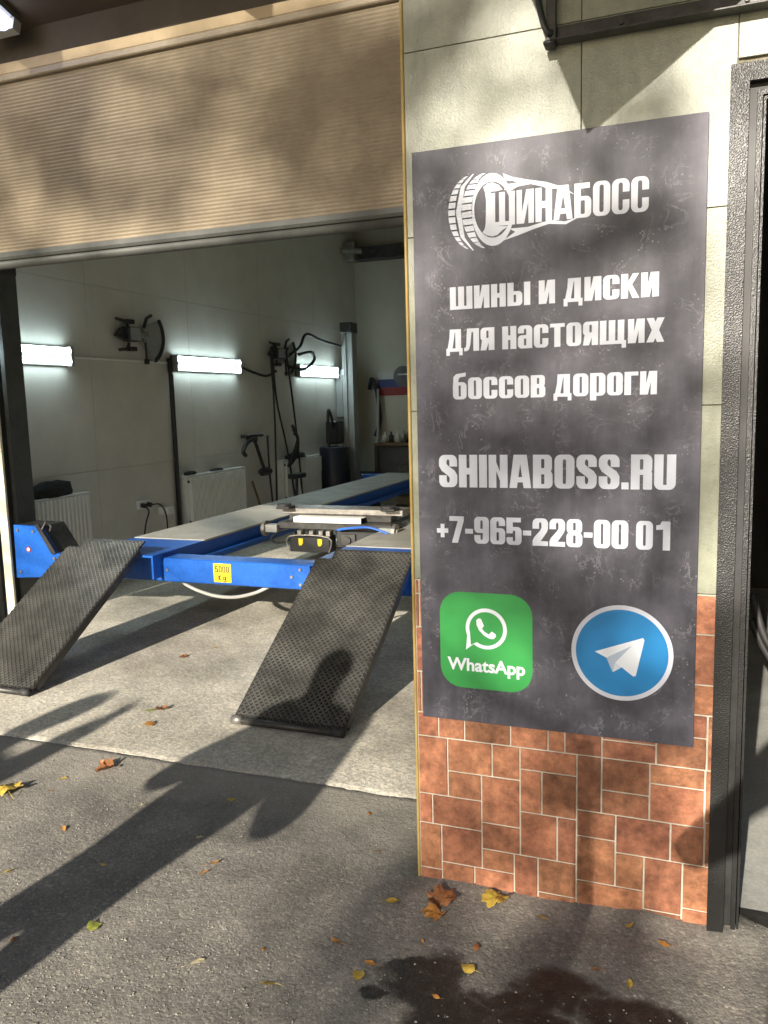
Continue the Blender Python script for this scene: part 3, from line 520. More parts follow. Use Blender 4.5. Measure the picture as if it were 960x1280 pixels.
shadow_sheet.add([c1, wr_, wl_, c1+th, wr_+th, wl_+th], [(0, 1, 2), (3, 5, 4), (0, 3, 4, 1), (1, 4, 5, 2), (2, 5, 3, 0)])
tag(shadow_sheet.build('shadow_caster', M['greypaint']), 'small triangular sheet added out of frame, shaped to throw the pointed shadow on the pillar', 'shadow caster')

# ------------------------------------------------------------------ tube lamps
def tube_lamp(loc, axis, length, label, mt, group, out):
    r = empty('tube_lamp', loc, label, 'lamp', group); L0 = Vector(loc); ax = Vector(axis).normalized(); ou = Vector(out).normalized(); sd = ax.cross(ou)
    def bx(mb, a0, a1, s0, s1, o0, o1):
        c = [L0+ax*a+sd*s_+ou*o_ for a, s_, o_ in [(a0,s0,o0),(a1,s0,o0),(a1,s1,o0),(a0,s1,o0),(a0,s0,o1),(a1,s0,o1),(a1,s1,o1),(a0,s1,o1)]]
        mb.add(c, [(0,3,2,1),(4,5,6,7),(0,1,5,4),(1,2,6,5),(2,3,7,6),(3,0,4,7)])
    h = MB(); bx(h, 0, length, -.075, .075, .004, .028); h.build('housing', M['postdark'], r)
    for s_ in (-.042, .042):
        t = MB().tube([L0+ax*.035+sd*s_+ou*.05, L0+ax*(length-.035)+sd*s_+ou*.05], .026, 14); t.build('tube', mt, r, smooth=True)
    for a in (0, length-.034): e = MB(); bx(e, a, a+.034, -.078, .078, .028, .072); e.build('end_cap', M['greypaint'], r)
    return r
tube_lamp((-4.80, 4.17, 1.985), (0, 1, 0), 1.26, 'lit twin tube wall lamp beside the near lift post', M['tube'], 'twin tube lamps on the garage wall', (1, 0, 0))
tube_lamp((-4.80, 6.84, 1.985), (0, 1, 0), 1.26, 'lit twin tube wall lamp in the middle, above the second radiator', M['tube'], 'twin tube lamps on the garage wall', (1, 0, 0))
tube_lamp((-4.80, 9.52, 1.985), (0, 1, 0), 1.26, 'lit twin tube wall lamp farthest back, next to the tall grey post', M['tube'], 'twin tube lamps on the garage wall', (1, 0, 0))
tube_lamp((-2.42, 1.35, cz(1.35)-.003), (0, 1, -.286), 1.25, 'lit twin tube lamp under the brown canopy', M['tubep'], None, (0, -.275, -.96))

# ------------------------------------------------------------------ the lift
lift = empty('four_post_lift', (-2.72, 7.4, .006), 'blue four post car lift with grey runways and mesh loading ramps', 'car lift')
def post(x, y, s, front=False):
    a = MB()
    if front:
        a.prism([(x-.13, y-.10), (x-.055, y-.10), (x-.055, y-.04), (x-.062, y-.04), (x-.062, y+.08), (x+.085, y+.08), (x+.085, y-.07), (x+.12, y-.07), (x+.12, y+.10), (x-.13, y+.10)], 'z', .012, 2.50)
    else: a.prism([(x-.08, y-.08), (x-.02, y-.08), (x-.02, y-.06), (x+.05, y-.06), (x+.05, y-.08), (x+.075, y-.08), (x+.075, y+.09), (x-.08, y+.09)], 'z', .012, 2.50)
    p = a.build('post', M['postdark'] if front else M['greypaint'], lift)
    MB().bbox(x-.135 if front else x-.09, x+.125 if front else x+.085, y-.11, y+.11, 2.502, 2.645, .008).build('post_cap', M['darksteel'], p)
    MB().bbox(x-.18, x+.18, y-.16, y+.16, .0065, .018, .003).build('base_plate', M['blue'], p)
    return p
p1 = post(-4.64, 4.56, 1, True); tag(p1, 'near post with bright front flange')
MB().bbox(-4.600, -4.527, 4.398, 4.420, .02, 2.2, .003).build('cable_cover', M['cream'], p1)
p2 = post(-4.47, 10.56, 1); MB().bbox(-4.56, -4.52, 10.474, 10.479, 1.94, 2.02, .001).build('plate', M['paper'], p2)
post(-1.0, 4.60, 1); post(-1.0, 10.56, 1)
def runway(x0, x1):
    d = MB().bbox(x0, x1, 4.955, 10.36, .588, .603, .002); rw = d.build('runway', M['deck'], lift)
    b_ = MB().bbox(x0, x1, 4.35, 4.9545, .583, .598, .002); b_.build('front_plate', M['blue'], rw)
    bl = MB().bbox(x0+.004, x0+.02, 4.355, 10.35, .44, .5875, .002).bbox(x1-.02, x1-.004, 4.355, 10.35, .44, .5875, .002); bl.build('side_beam', M['blue'], rw)
    return rw
ra, rb = runway(-3.885, -3.275), runway(-2.165, -1.535)
MB().bbox(-3.273, -3.225, 4.60, 10.3, .485, .50, .002).build('jack_rail', M['blue'], ra); MB().bbox(-2.215, -2.167, 4.60, 10.3, .485, .50, .002).build('jack_rail', M['blue'], rb)
MB().bbox(-1.81, -1.62, 10.20, 10.22, .61, .74, .004).build('wheel_stop', M['greypaint'], rb)
MB().bbox(-3.68, -3.48, 10.25, 10.27, .61, .70, .004).build('wheel_stop', M['darksteel'], ra)
cbm = MB().bbox(-4.30, -1.05, 4.452, 4.62, .408, .566, .006); cbo = cbm.build('crossbeam', M['blue'], lift)
MB().bbox(-4.30, -1.05, 10.45, 10.62, .408, .566, .006).build('crossbeam', M['blue'], lift)
MB().bbox(-2.885, -2.755, 4.4495, 4.4515, .425, .548, .0004).build('load_label', M['yel'], cbo)
FD = font(.19, .16, .17); t0 = line('5000', -2.872, -2.768, .490, .042, FD, 'label_number', parent=cbo, y=4.4487, sp=.10)
t0.data.materials[0] = M['ink']
kk = MB(); zb = .440
kk.box(-2.850, -2.842, 4.4484, 4.4488, zb, zb+.032); kk.prism([(-2.8415, zb+.016), (-2.824, zb+.032), (-2.834, zb+.032), (-2.8415, zb+.025)], 'y', 4.4484, 4.4488); kk.prism([(-2.8415, zb+.0155), (-2.8415, zb+.007), (-2.834, zb), (-2.824, zb)], 'y', 4.4484, 4.4488)
gq = ring(-2.817, zb, -2.795, zb+.024, .006, .006, .007); kk.poly(gq[0], gq[1], lambda p: (p[0], 4.4485, p[1])); kk.box(-2.797, -2.791, 4.4481, 4.4483, zb-.010, zb+.024); kk.box(-2.814, -2.7972, 4.4481, 4.4483, zb-.012, zb-.006)
kk.build('label_unit', M['ink'], cbo)
# bolts and flange on the crossbeam
for x in (-3.37, -2.2): MB().bbox(x-.012, x+.012, 4.446, 4.4515, .412, .562, .002).build('flange', M['blue'], cbo)
sl_ = MB().prism([(-4.585, .375), (-4.185, .40), (-4.175, .555), (-4.215, .575), (-4.335, .752), (-4.575, .757)], 'y', 4.425, 4.450); sc = sl_.build('post_carriage', M['blue'], lift)
MB().prism([(-4.575, .757), (-4.335, .752), (-4.215, .575), (-4.185, .40), (-4.195, .39), (-4.232, .575), (-4.345, .745), (-4.575, .75)], 'y', 4.4505, 4.66).build('carriage_edge', M['darksteel'], sc)
MB().prism([(-4.372, .770), (-4.335, .768), (-4.202, .572), (-4.238, .560)], 'y', 4.408, 4.4245).build('stop_flap', M['black'], sc)
MB().tube([(-4.30, 4.40, .735), (-4.262, 4.40, .79), (-4.245, 4.43, .755), (-4.268, 4.44, .72)], .006, 8).build('spring_clip', M['steel'], sc)
for bx_, bz_ in ((-4.54, .72), (-4.40, .715), (-4.54, .42), (-4.23, .44), (-4.23, .53)): MB().tube([(bx_, 4.4255, bz_), (bx_, 4.417, bz_)], .011, 6).build('bolt', M['steel'], sc)
for bx_, bz_ in ((-3.30, .535), (-3.30, .44), (-2.26, .535), (-2.26, .44), (-3.24, .487), (-2.32, .487)): MB().tube([(bx_, 4.4515, bz_), (bx_, 4.444, bz_)], .010, 6).build('bolt', M['steel'], cbo)
MB().tube([(-4.455, 4.4255, .585), (-4.455, 4.422, .585)], .021, 18).build('round_sticker', M['red'], sc)
MB().tube([(-4.455, 4.4217, .585), (-4.455, 4.4207, .585)], .0135, 16).build('sticker_centre', M['paper'], sc)
sc.location.x += .075
# ramps
def ramp(x0, x1):
    yb, yt, zt_ = 3.325, 4.33, .640; n = Vector((0, -(zt_-.03), yt-yb)).normalized()
    def at(u, v, h=0): return Vector((x0+u*(x1-x0), yb+v*(yt-yb), .035+v*(zt_-.035)))+n*h
    s = MB(); c8 = [at(u, v, h) for h in (-.012, 0) for (u, v) in ((0, 0), (1, 0), (1, 1), (0, 1))]
    s.add(c8, [(0, 3, 2, 1), (4, 5, 6, 7), (0, 1, 5, 4), (1, 2, 6, 5), (2, 3, 7, 6), (3, 0, 4, 7)])
    # narrower upper lip that hooks over the front plate
    lp = [at(.16, 1.0, h) for h in (-.012, 0)]
    c8 = [at(u, v, h) for h in (-.012, 0) for (u, v) in ((.16, 1.0003), (.985, 1.0003), (.985, 1.075), (.16, 1.075))]
    s.add(c8, [(0, 3, 2, 1), (4, 5, 6, 7), (0, 1, 5, 4), (1, 2, 6, 5), (2, 3, 7, 6), (3, 0, 4, 7)])
    pl_ = s.build('ramp', M['ramp'], lift)
    for u0, u1 in ((0, .022), (.978, 1)):
        fl = MB()
        c8 = [at(u, v, h) for h in (-.045, -.0125) for (u, v) in ((u0, .03), (u1, .03), (u1, 1), (u0, 1))]
        fl.add(c8, [(0, 3, 2, 1), (4, 5, 6, 7), (0, 1, 5, 4), (1, 2, 6, 5), (2, 3, 7, 6), (3, 0, 4, 7)]); fl.build('side_flange', M['darksteel'], pl_)
    # expanded-metal tread: raised lozenge ribs
    t = MB(); nu, nv = 19, 34
    def lozenge(cu, cv, du, dv, vmax):
        pts = [(cu-du, cv), (cu, cv-dv), (cu+du, cv), (cu, cv+dv)]
        if min(p[0] for p in pts) < -.001 or max(p[0] for p in pts) > 1.001 or min(p[1] for p in pts) < 0 or max(p[1] for p in pts) > vmax: return
        o_ = [at(a, b2, .0065) for a, b2 in pts]; i_ = [at(cu+(a-cu)*.80, cv+(b2-cv)*.80, .0065) for a, b2 in pts]; q_ = [at(cu+(a-cu)*.58, cv+(b2-cv)*.58, .0006) for a, b2 in pts]
        t.add(o_+i_+q_, [(k, (k+1) % 4, 4+(k+1) % 4, 4+k) for k in range(4)]+[(4+k, 4+(k+1) % 4, 8+(k+1) % 4, 8+k) for k in range(4)])
    du, dv = .5/nu, .5/nv
    for j in range(2*nv+6):
        for i in range(nu+1):
            cu = (i+.5)/nu if j % 2 == 0 else i/nu; cv = j*dv
            lozenge(cu, cv, du, dv, 1.07 if .2 < cu < .98 else 1.0)
    t.build('tread_mesh', M['ridge'], pl_)['kind'] = 'stuff'
    rl = MB().tube([(x0+.03, yb-.012, .026), (x1-.03, yb-.012, .026)], .0185, 12); rl.build('roller', M['darksteel'], pl_, smooth=True)
    for x in (x0+.0, x1-.055): MB().tube([(x, yb-.012, .028), (x+.055, yb-.012, .028)], .022, 12).build('roller_bush', M['steel' if x == x0 else 'rubber'], pl_, smooth=True)
ramp(-3.945, -3.362); ramp(-2.085, -1.490)
# sliding jack on the rails
jk = empty('sliding_jack', (-2.7, 5.6, .5), 'steel sliding jack beam with black control box between the lift runways', 'jack')
MB().bbox(-3.00, -2.06, 5.56, 5.80, .60, .655, .006).bbox(-2.95, -2.10, 5.66, 5.80, .655, .70, .004).build('beam', M['darksteel'], jk)
MB().bbox(-2.86, -2.30, 5.553, 5.5595, .655, .69, .002).bbox(-2.86, -2.30, 5.5535, 5.66, .6905, .697, .002).build('beam_cover', M['white'], jk)
MB().bbox(-3.03, -2.02, 5.70, 5.90, .700, .745, .004).build('upper_beam', M['steel'], jk)
for x in (-2.99, -2.12):
    MB().bbox(x-.045, x+.07, 5.60, 5.72, .746, .765, .006).tube([(x, 5.66, .766), (x, 5.66, .782)], .055, 14).build('lift_pad', M['rubber'], jk)
for x, d in ((-3.12, 1), (-2.02, -1)):
    MB().tube([(x, 5.56, .60), (x+.025*d, 5.56, .60)], .062, 18).tube([(x-.012*d, 5.56, .60), (x-.0005*d, 5.56, .60)], .030, 12).build('roller_wheel', M['steel'], jk)
    MB().bbox(min(x+.026*d, x+.13*d), max(x+.026*d, x+.13*d), 5.52, 5.60, .575, .635, .004).build('axle_block', M['greypaint'], jk)
MB().bbox(-2.875, -2.535, 5.50, 5.62, .435, .555, .008).build('control_box', M['black'], jk)
MB().tube(curve_pts([(-2.87, 5.49, .44), (-2.87, 5.49, .556), (-2.54, 5.49, .556), (-2.54, 5.49, .44)], 4), .006, 8).build('guard_bar', M['steel'], jk)
for x in (-2.775, -2.615): MB().prism([(x-.018, .54), (x+.018, .54), (x+.018, .505), (x+.004, .487), (x-.014, .487), (x-.018, .51)], 'y', 5.492, 5.4995).build('yellow_tag', M['yel'], jk)
for x in (-2.80, -2.70, -2.62, -2.56): MB().bbox(x-.018, x+.018, 5.52, 5.59, .556, .599, .004).build('valve', M['steel'], jk)
MB().bbox(-2.50, -2.15, 5.55, 5.70, .47, .598, .006).build('pump_body', M['black'], jk)
MB().tube([(-2.40, 5.545, .535), (-2.40, 5.51, .535)], .028, 14).bbox(-2.46, -2.34, 5.53, 5.549, .49, .58, .004).build('pump_valve', M['darksteel'], jk)
MB().tube(curve_pts([(-2.47, 5.50, .615), (-2.35, 5.48, .635), (-2.20, 5.47, .645), (-2.06, 5.49, .60)], 8), .0085, 8).build('blue_hose', M['bluehose'], jk, smooth=True)
MB().tube(curve_pts([(-2.88, 5.52, .52), (-2.97, 5.48, .50), (-3.01, 5.46, .54), (-2.96, 5.50, .59), (-2.90, 5.54, .60)], 8), .006, 8).build('thin_hose', M['black'], jk, smooth=True)
# hoses under the crossbeam
tag(MB().tube(curve_pts([(-3.30, 4.62, .43), (-3.15, 4.53, .372), (-2.95, 4.50, .325), (-2.78, 4.50, .318), (-2.62, 4.50, .355), (-2.52, 4.52, .40)], 8), .0115, 10).build('air_hose', M['hosegrey'], smooth=True), 'pale grey hose sagging below the blue crossbeam', 'hose')
tag(MB().tube(curve_pts([(-2.46, 4.9, .40), (-2.42, 4.85, .24), (-2.28, 4.80, .16), (-2.10, 4.85, .17), (-1.95, 4.95, .25)], 8), .009, 8).build('black_hose', M['rubber'], smooth=True), 'thin black hose drooping under the lift by the right ramp', 'hose')

# ------------------------------------------------------------------ things on the left wall
def radiator(y0, y1, label):
    r = empty('panel_radiator', (-4.75, (y0+y1)/2, .36), label, 'radiator', 'panel radiators under the wall lamps')
    zb_, zt_ = .36, .875; f = MB(); n = int((y1-y0-.07)/.045); y = y0+.035; prof = [(-4.716, y0+.003), (-4.716, y)]
    for i in range(n): prof += [(-4.718, y+.014), (-4.682, y+.018), (-4.682, y+.041), (-4.718, y+.045)]; y += .045
    prof += [(-4.716, y1-.003), (-4.724, y1-.003), (-4.724, y0+.003)]
    f.prism(prof, 'z', zb_+.02, zt_-.02); f.build('front_panel', M['white'], r)
    MB().bbox(-4.790, -4.7245, y0+.01, y1-.01, zb_+.01, zt_-.012, .004).build('core', M['white'], r)
    MB().bbox(-4.795, -4.706, y0, y1, zt_-.0115, zt_, .003).build('top_grille', M['white'], r)
    for yy in (y0, y1-.0028): MB().box(-4.795, -4.708, yy, yy+.0028, zb_, zt_-.012).build('end_panel', M['white'], r)
    for zz in (zb_+.05, zt_-.06): MB().tube([(-4.7, y0+.018, zz), (-4.688, y0+.018, zz)], .013, 10).build('plug', M['darksteel'], r)
    return r
radiator(4.62, 5.47, 'white ribbed radiator behind the lift carriage with a black bag on top')
radiator(6.865, 8.02, 'white ribbed radiator below the middle lamp')
radiator(8.93, 10.2, 'white radiator farthest back with a dark cloth on it')
def lump(name, x0, x1, y0, y1, z0, z1, mt, label, cat, seed, k=.25):
    bm = bmesh.new(); bmesh.ops.create_icosphere(bm, subdivisions=3, radius=1)
    for v in bm.verts:
        p = v.co.copy(); d = 1+k*mnoise.noise(p*1.7+Vector((seed, 0, 0)))+.12*mnoise.noise(p*5+Vector((0, seed, 0)))
        p.z = max(p.z, -.35)
        v.co = Vector(((x0+x1)/2+p.x*d*(x1-x0)/2, (y0+y1)/2+p.y*d*(y1-y0)/2, z0+(p.z*d+.35)/(1.35)*(z1-z0)))
    w = MB(); bm.verts.index_update(); w.add([v.co for v in bm.verts], [[v.index for v in f.verts] for f in bm.faces]); bm.free()
    return tag(w.build(name, mt, smooth=True), label, cat)
lump('black_bag', -4.80, -4.70, 4.86, 5.32, .876, 1.0, M['cloth'], 'slumped black bag on the radiator nearest the opening', 'bag', 3)
lump('work_gloves', -4.79, -4.71, 6.90, 7.10, .876, .915, M['cloth'], 'dark gloves lying on the left end of the middle radiator', 'gloves', 8)
lump('rubber_pad', -4.79, -4.71, 7.38, 7.62, .876, .905, M['rubber'], 'flat dark pad lying on the middle of the middle radiator', 'pad', 5)
lump('dark_cloth', -4.80, -4.69, 9.10, 9.62, .876, .95, M['cloth'], 'crumpled dark cloth on the farthest radiator', 'cloth', 11, .4)
# wheel clamps hung on the wall
def clamp(y, z, label):
    r = empty('wheel_clamp', (-4.8, y, z), label, 'wheel clamp', 'alignment clamps hung on the garage wall')
    MB().bbox(-4.80, -4.70, y-.15, y+.02, z-.065, z+.065, .015).build('target_box', M['darksteel'], r)
    MB().bbox(-4.78, -4.72, y-.10, y-.02, z-.06, z+.06, .01).bbox(-4.699, -4.69, y-.14, y-.0, z-.055, z+.055, .004).build('cover_plate', M['greypaint'], r)
    MB().tube([(-4.75, y+.0, z), (-4.75, y+.16, z)], .035, 12).build('spindle', M['steel'], r)
    MB().prism([(y-.28, z-.02), (y-.20, z+.05), (y-.161, z+.05), (y-.161, z-.05), (y-.20, z-.05)], 'x', -4.77, -4.73).build('knob', M['black'], r)
    for dz, dy in ((.11, -.22), (-.13, -.20)): MB().tube([(-4.75, y-.1, z+dz*.6), (-4.75, y+dy*.6, z+dz), (-4.74, y+dy-.05, z+dz*1.12)], .014, 8).bbox(-4.78, -4.72, y+dy*.6, y+dy*.6+.1, z+dz-.02, z+dz+.02, .006).build('claw', M['darksteel'], r)
    d = MB(); n = 14; prev = []
    for i in range(n+1):
        a = math.radians(-62+i*100/n); prev.append((y+.14+.27*math.cos(a), z+.25*math.sin(a)))
    d.prism([(y+.12, z+.07), (y+.12, z-.07)]+prev, 'x', -4.765, -4.75); d.build('dish_plate', M['greypaint'], r)
    rim = MB().tube([(-4.75, p[0], p[1]) for p in prev], .021, 8); rim.build('dish_rim', M['black'], r, smooth=True)
    MB().tube([(-4.745, y+.12, z+.07), (-4.745, y+.17, z+.16), (-4.745, y+.24, z+.19)], .016, 8).build('handle', M['darksteel'], r)
    MB().tube([(-4.745, y+.13, z-.06), (-4.745, y+.135, z-.22)], .01, 8).bbox(-4.76, -4.73, y+.11, y+.16, z-.26, z-.21, .006).build('lever', M['black'], r)
clamp(6.27, 2.215, 'dark wheel clamp with curved dish hung between the first two lamps')
clamp(9.05, 2.17, 'dark wheel clamp with hanging black hoses, left of the farthest lamp')
tag(MB().bbox(-4.8, -4.785, 5.44, 6.835, 1.975, 1.992, .002).build('cable_trunking', M['white']), 'thin white cable trunking joining the first two lamps', 'trunking')
tag(MB().tube([(-4.77, 6.79, 2.03), (-4.77, 6.80, 1.9), (-4.77, 6.81, .02)], .024, 10).build('drain_pipe', M['black'], smooth=True), 'dark vertical pipe running down from the middle lamp', 'pipe')
tag(MB().tube(curve_pts([(-4.78, 8.12, 1.99), (-4.78, 8.45, 1.93), (-4.78, 8.75, 1.90), (-4.78, 9.0, 1.97), (-4.78, 9.15, 2.05)], 6), .014, 8).build('slack_cable', M['black'], smooth=True), 'slack black cable from the middle lamp to the hose clamp', 'cable')
for ys_, lb in (((8.72, 8.73, 8.70, 8.62), 'black hose hanging leftmost below the rear clamp'), ((8.76, 8.80, 9.0, 9.2), 'black hose hanging middle below the rear clamp'), ((9.13, 9.22, 9.3, 9.36), 'black hose hanging rightmost below the rear clamp')):
    tag(MB().tube(curve_pts([(-4.72, ys_[0]+.08, 2.24), (-4.70, ys_[0], 2.16), (-4.69, ys_[1], 1.6), (-4.68, ys_[2], 1.0), (-4.66, ys_[3], .1)], 8), .012, 8).build('hanging_hose', M['rubber'], smooth=True), lb, 'hose', 'black hoses hung from the rear clamp')
tag(MB().tube(curve_pts([(-4.74, 9.25, 2.15), (-4.70, 9.5, 2.28), (-4.66, 9.62, 2.44), (-4.62, 10.0, 2.38), (-4.56, 10.47, 2.33)], 8), .018, 8).build('overhead_hose', M['rubber'], smooth=True), 'dark hose arching from the rear clamp to the tall grey post', 'hose')
tag(MB().tube(curve_pts([(-4.72, 9.2, 2.02), (-4.68, 9.55, 2.0), (-4.66, 9.82, 2.12), (-4.68, 9.78, 2.22), (-4.72, 9.5, 2.18)], 8), .02, 8).build('coiled_hose', M['rubber'], smooth=True), 'looped dark hose beside the rear clamp above the last lamp', 'hose')
tag(MB().bbox(-4.8, -4.75, 8.98, 9.16, 1.88, 2.06, .006).build('junction_box', M['white']), 'white junction box under the rear wheel clamp', 'junction box')
so_ = empty('power_socket', (-4.8, 6.27, .66), 'white double wall socket with two black plugs', 'socket')
MB().bbox(-4.8, -4.772, 6.18, 6.36, .625, .705, .005).build('socket_plate', M['white'], so_)
for y in (6.225, 6.312): MB().tube([(-4.771, y, .662), (-4.73, y, .655)], .022, 10).build('plug', M['black'], so_)
MB().tube(curve_pts([(-4.73, 6.225, .655), (-4.70, 6.23, .60), (-4.71, 6.19, .50), (-4.72, 6.15, .30), (-4.73, 6.15, .05)], 8), .007, 8).build('cord', M['black'], so_, smooth=True)
MB().tube(curve_pts([(-4.73, 6.312, .655), (-4.69, 6.38, .655), (-4.69, 6.46, .58), (-4.70, 6.50, .42), (-4.72, 6.49, .1)], 8), .007, 8).build('cord', M['black'], so_, smooth=True)
tag(MB().bbox(-4.8, -4.76, 6.50, 6.58, .53, .61, .006).bbox(-4.76, -4.725, 6.56, 6.66, .525, .60, .008).build('adapter_plug', M['white']), 'small white adapter plugged in right of the double socket', 'adapter')
# tool arm and odds and ends near the floor
ta = empty('tool_arm', (-4.75, 8.2, .8), 'black jointed tool arm on the wall right of the middle radiator', 'tool arm')
MB().tube([(-4.78, 8.22, 1.17), (-4.66, 8.22, 1.17)], .03, 10).bbox(-4.79, -4.72, 8.08, 8.50, 1.19, 1.23, .008).build('bracket', M['darksteel'], ta)
MB().tube([(-4.67, 8.18, 1.18), (-4.67, 8.38, .82)], .02, 10).build('arm', M['black'], ta)
MB().bbox(-4.72, -4.62, 8.30, 8.52, .74, .83, .03).build('tool_head', M['black'], ta)
MB().tube(curve_pts([(-4.67, 8.18, 1.18), (-4.67, 8.02, 1.14), (-4.67, 7.93, 1.05), (-4.67, 7.98, 1.0)], 6), .024, 8).build('hook', M['black'], ta)
tag(MB().tube(curve_pts([(-4.7, 8.55, 1.2), (-4.7, 8.56, .8), (-4.69, 8.60, .3), (-4.68, 8.62, .03)], 6), .012, 8).build('thin_cable', M['black'], smooth=True), 'thin black cable hanging right of the tool arm', 'cable')
hn = MB(); 
for k in range(3): hn.tube(curve_pts([(-4.66, 9.12+.02*k, 1.30-.05*k), (-4.63, 9.20, 1.12), (-4.64, 9.16-.05*k, .92), (-4.66, 8.98, .80)], 6), .02, 8)
tag(hn.build('air_gun', M['black'], smooth=True), 'black air gun hanging among the rear hoses', 'air gun')
br = empty('broom', (-4.6, 8.15, .006), 'orange broom head standing beside the middle radiator', 'broom')
MB().prism([(8.05, .05), (8.32, .05), (8.24, .42), (8.12, .42)], 'x', -4.66, -4.60).build('bristles', M['orange'], br); MB().tube([(-4.63, 8.18, .42), (-4.70, 8.14, .70)], .014, 8).build('handle', M['wood'], br)
ts = empty('trestle_stand', (-4.5, 8.8, .006), 'small steel trestle stand near the hanging hoses', 'stand')
for y0, y1 in ((8.72, 8.92), (9.0, 8.94), (8.7, 8.9)): MB().tube([(-4.45, y0, .01), (-4.52, y1, .66)], .014, 8).build('leg', M['white'] if y0 == 9.0 else M['darksteel'], ts)
MB().bbox(-4.58, -4.46, 8.78, 9.06, .66, .72, .01).build('top', M['black'], ts)
# by the rear post
cbx = empty('control_cabinet', (-4.74, 10.76, 1.35), 'tall grey control cabinet left of the rear lift post', 'cabinet')
MB().bbox(-4.80, -4.69, 10.80, 11.12, 1.35, 2.02, .01).build('cabinet_body', M['greypaint'], cbx); MB().bbox(-4.689, -4.682, 10.82, 11.10, 1.37, 2.0, .003).build('cabinet_door', M['greypaint'], cbx)
mo = empty('hydraulic_pump', (-4.6, 10.35, .95), 'dark hydraulic pump under the control cabinet', 'pump')
MB().bbox(-4.72, -4.54, 10.22, 10.46, 1.0, 1.32, .02).build('pump_tank', M['black'], mo); MB().tube(curve_pts([(-4.6, 10.25, 1.2), (-4.58, 10.08, 1.44), (-4.58, 10.02, 1.40), (-4.58, 10.02, .9)], 6), .02, 8).build('pump_hose', M['black'], mo, smooth=True)
MB().tube([(-4.53, 10.30, .98), (-4.50, 10.30, .98)], .02, 8).build('fitting', M['steel'], mo)
dr = empty('blue_drum', (-4.56, 10.14, .006), 'dark blue drum standing between the last radiator and the rear post', 'drum')
MB().tube([(-4.56, 10.14, .01), (-4.56, 10.14, .03), (-4.56, 10.14, .33), (-4.56, 10.14, .35), (-4.56, 10.14, .65), (-4.56, 10.14, .67), (-4.56, 10.14, .96), (-4.56, 10.14, .97)], [.19, .20, .20, .21, .21, .20, .20, .19], 24).build('barrel', M['drum'], dr, smooth=True); MB().tube([(-4.56, 10.14, .9705), (-4.56, 10.14, .985)], .05, 12).build('bung', M['black'], dr)
# back wall
fl = empty('wall_poster', (-4.25, 11.61, 1.66), 'striped white blue and red poster with dark round emblem on the back wall', 'poster')
MB().box(-4.46, -3.90, 11.606, 11.612, 1.89, 2.0).build('white_band', M['paper'], fl); MB().box(-4.46, -3.90, 11.606, 11.612, 1.77, 1.8895).build('blue_band', M['navy'], fl); MB().box(-4.46, -3.90, 11.606, 11.612, 1.65, 1.7695).build('red_band', M['red'], fl)
MB().tube([(-4.06, 11.605, 1.93), (-4.06, 11.603, 1.93)], .15, 24).build('round_emblem', M['darksteel'], fl); MB().box(-4.14, -3.98, 11.600, 11.602, 1.945, 1.965).build('emblem_band', M['paper'], fl)
wb_ = empty('workbench', (-3.7, 11.2, .006), 'dark workbench against the back wall', 'workbench')
MB().bbox(-4.30, -2.9, 10.95, 11.58, .93, .97, .006).build('bench_top', M['wood'], wb_); MB().bbox(-4.25, -2.95, 11.0, 11.55, .2, .9295, .01).build('cupboard', M['darkroom'], wb_)
for x in (-4.28, -2.95): MB().bbox(x-.02, x+.04, 10.96, 11.02, .006, .9297, .004).build('leg', M['darksteel'], wb_)
rnd = random.Random(5)
names = ['green', 'white', 'amber', 'clear', 'dark', 'grey']
for i, x in enumerate((-4.22, -4.12, -4.02, -3.93, -3.85)):
    h = rnd.uniform(.10, .17)
    b_ = MB().tube([(x, 11.2, .9705), (x, 11.2, .975+h*.6), (x, 11.2, .975+h*.75), (x, 11.2, .975+h)], [.035, .036, .014, .014], 12)
    tag(b_.build('bottle', [M['paper'], M['darksteel'], M['paper'], M['steel'], M['drum']][i], smooth=True), ['pale bottle at the left end of the workbench', 'dark bottle second from the left on the workbench', 'pale bottle in the middle of the workbench row', 'steel tin second from the right on the workbench', 'dark blue bottle at the right of the workbench row'][i], 'bottle', 'bottles on the workbench')
tag(MB().tube(curve_pts([(-4.58, 11.55, 1.75), (-4.52, 11.5, 1.9), (-4.46, 11.52, 1.75), (-4.42, 11.54, 1.3), (-4.5, 11.54, 1.05)], 6), [.03]*25, 8).build('work_coat', M['jacket'], smooth=True), 'dark green work coat hanging on the back wall', 'coat')
tag(MB().tube([(-4.45, 11.0, .01), (-4.45, 11.0, .55)], [.16, .19], 18).build('blue_bin', M['drum'], smooth=True), 'blue bin on the floor behind the rear post', 'bin')
tag(MB().tube([(-4.40, 11.3, .05), (-4.42, 11.5, 1.75)], .02, 8).build('leaning_pole', M['greypaint']), 'grey pole leaning in the corner behind the rear post', 'pole')
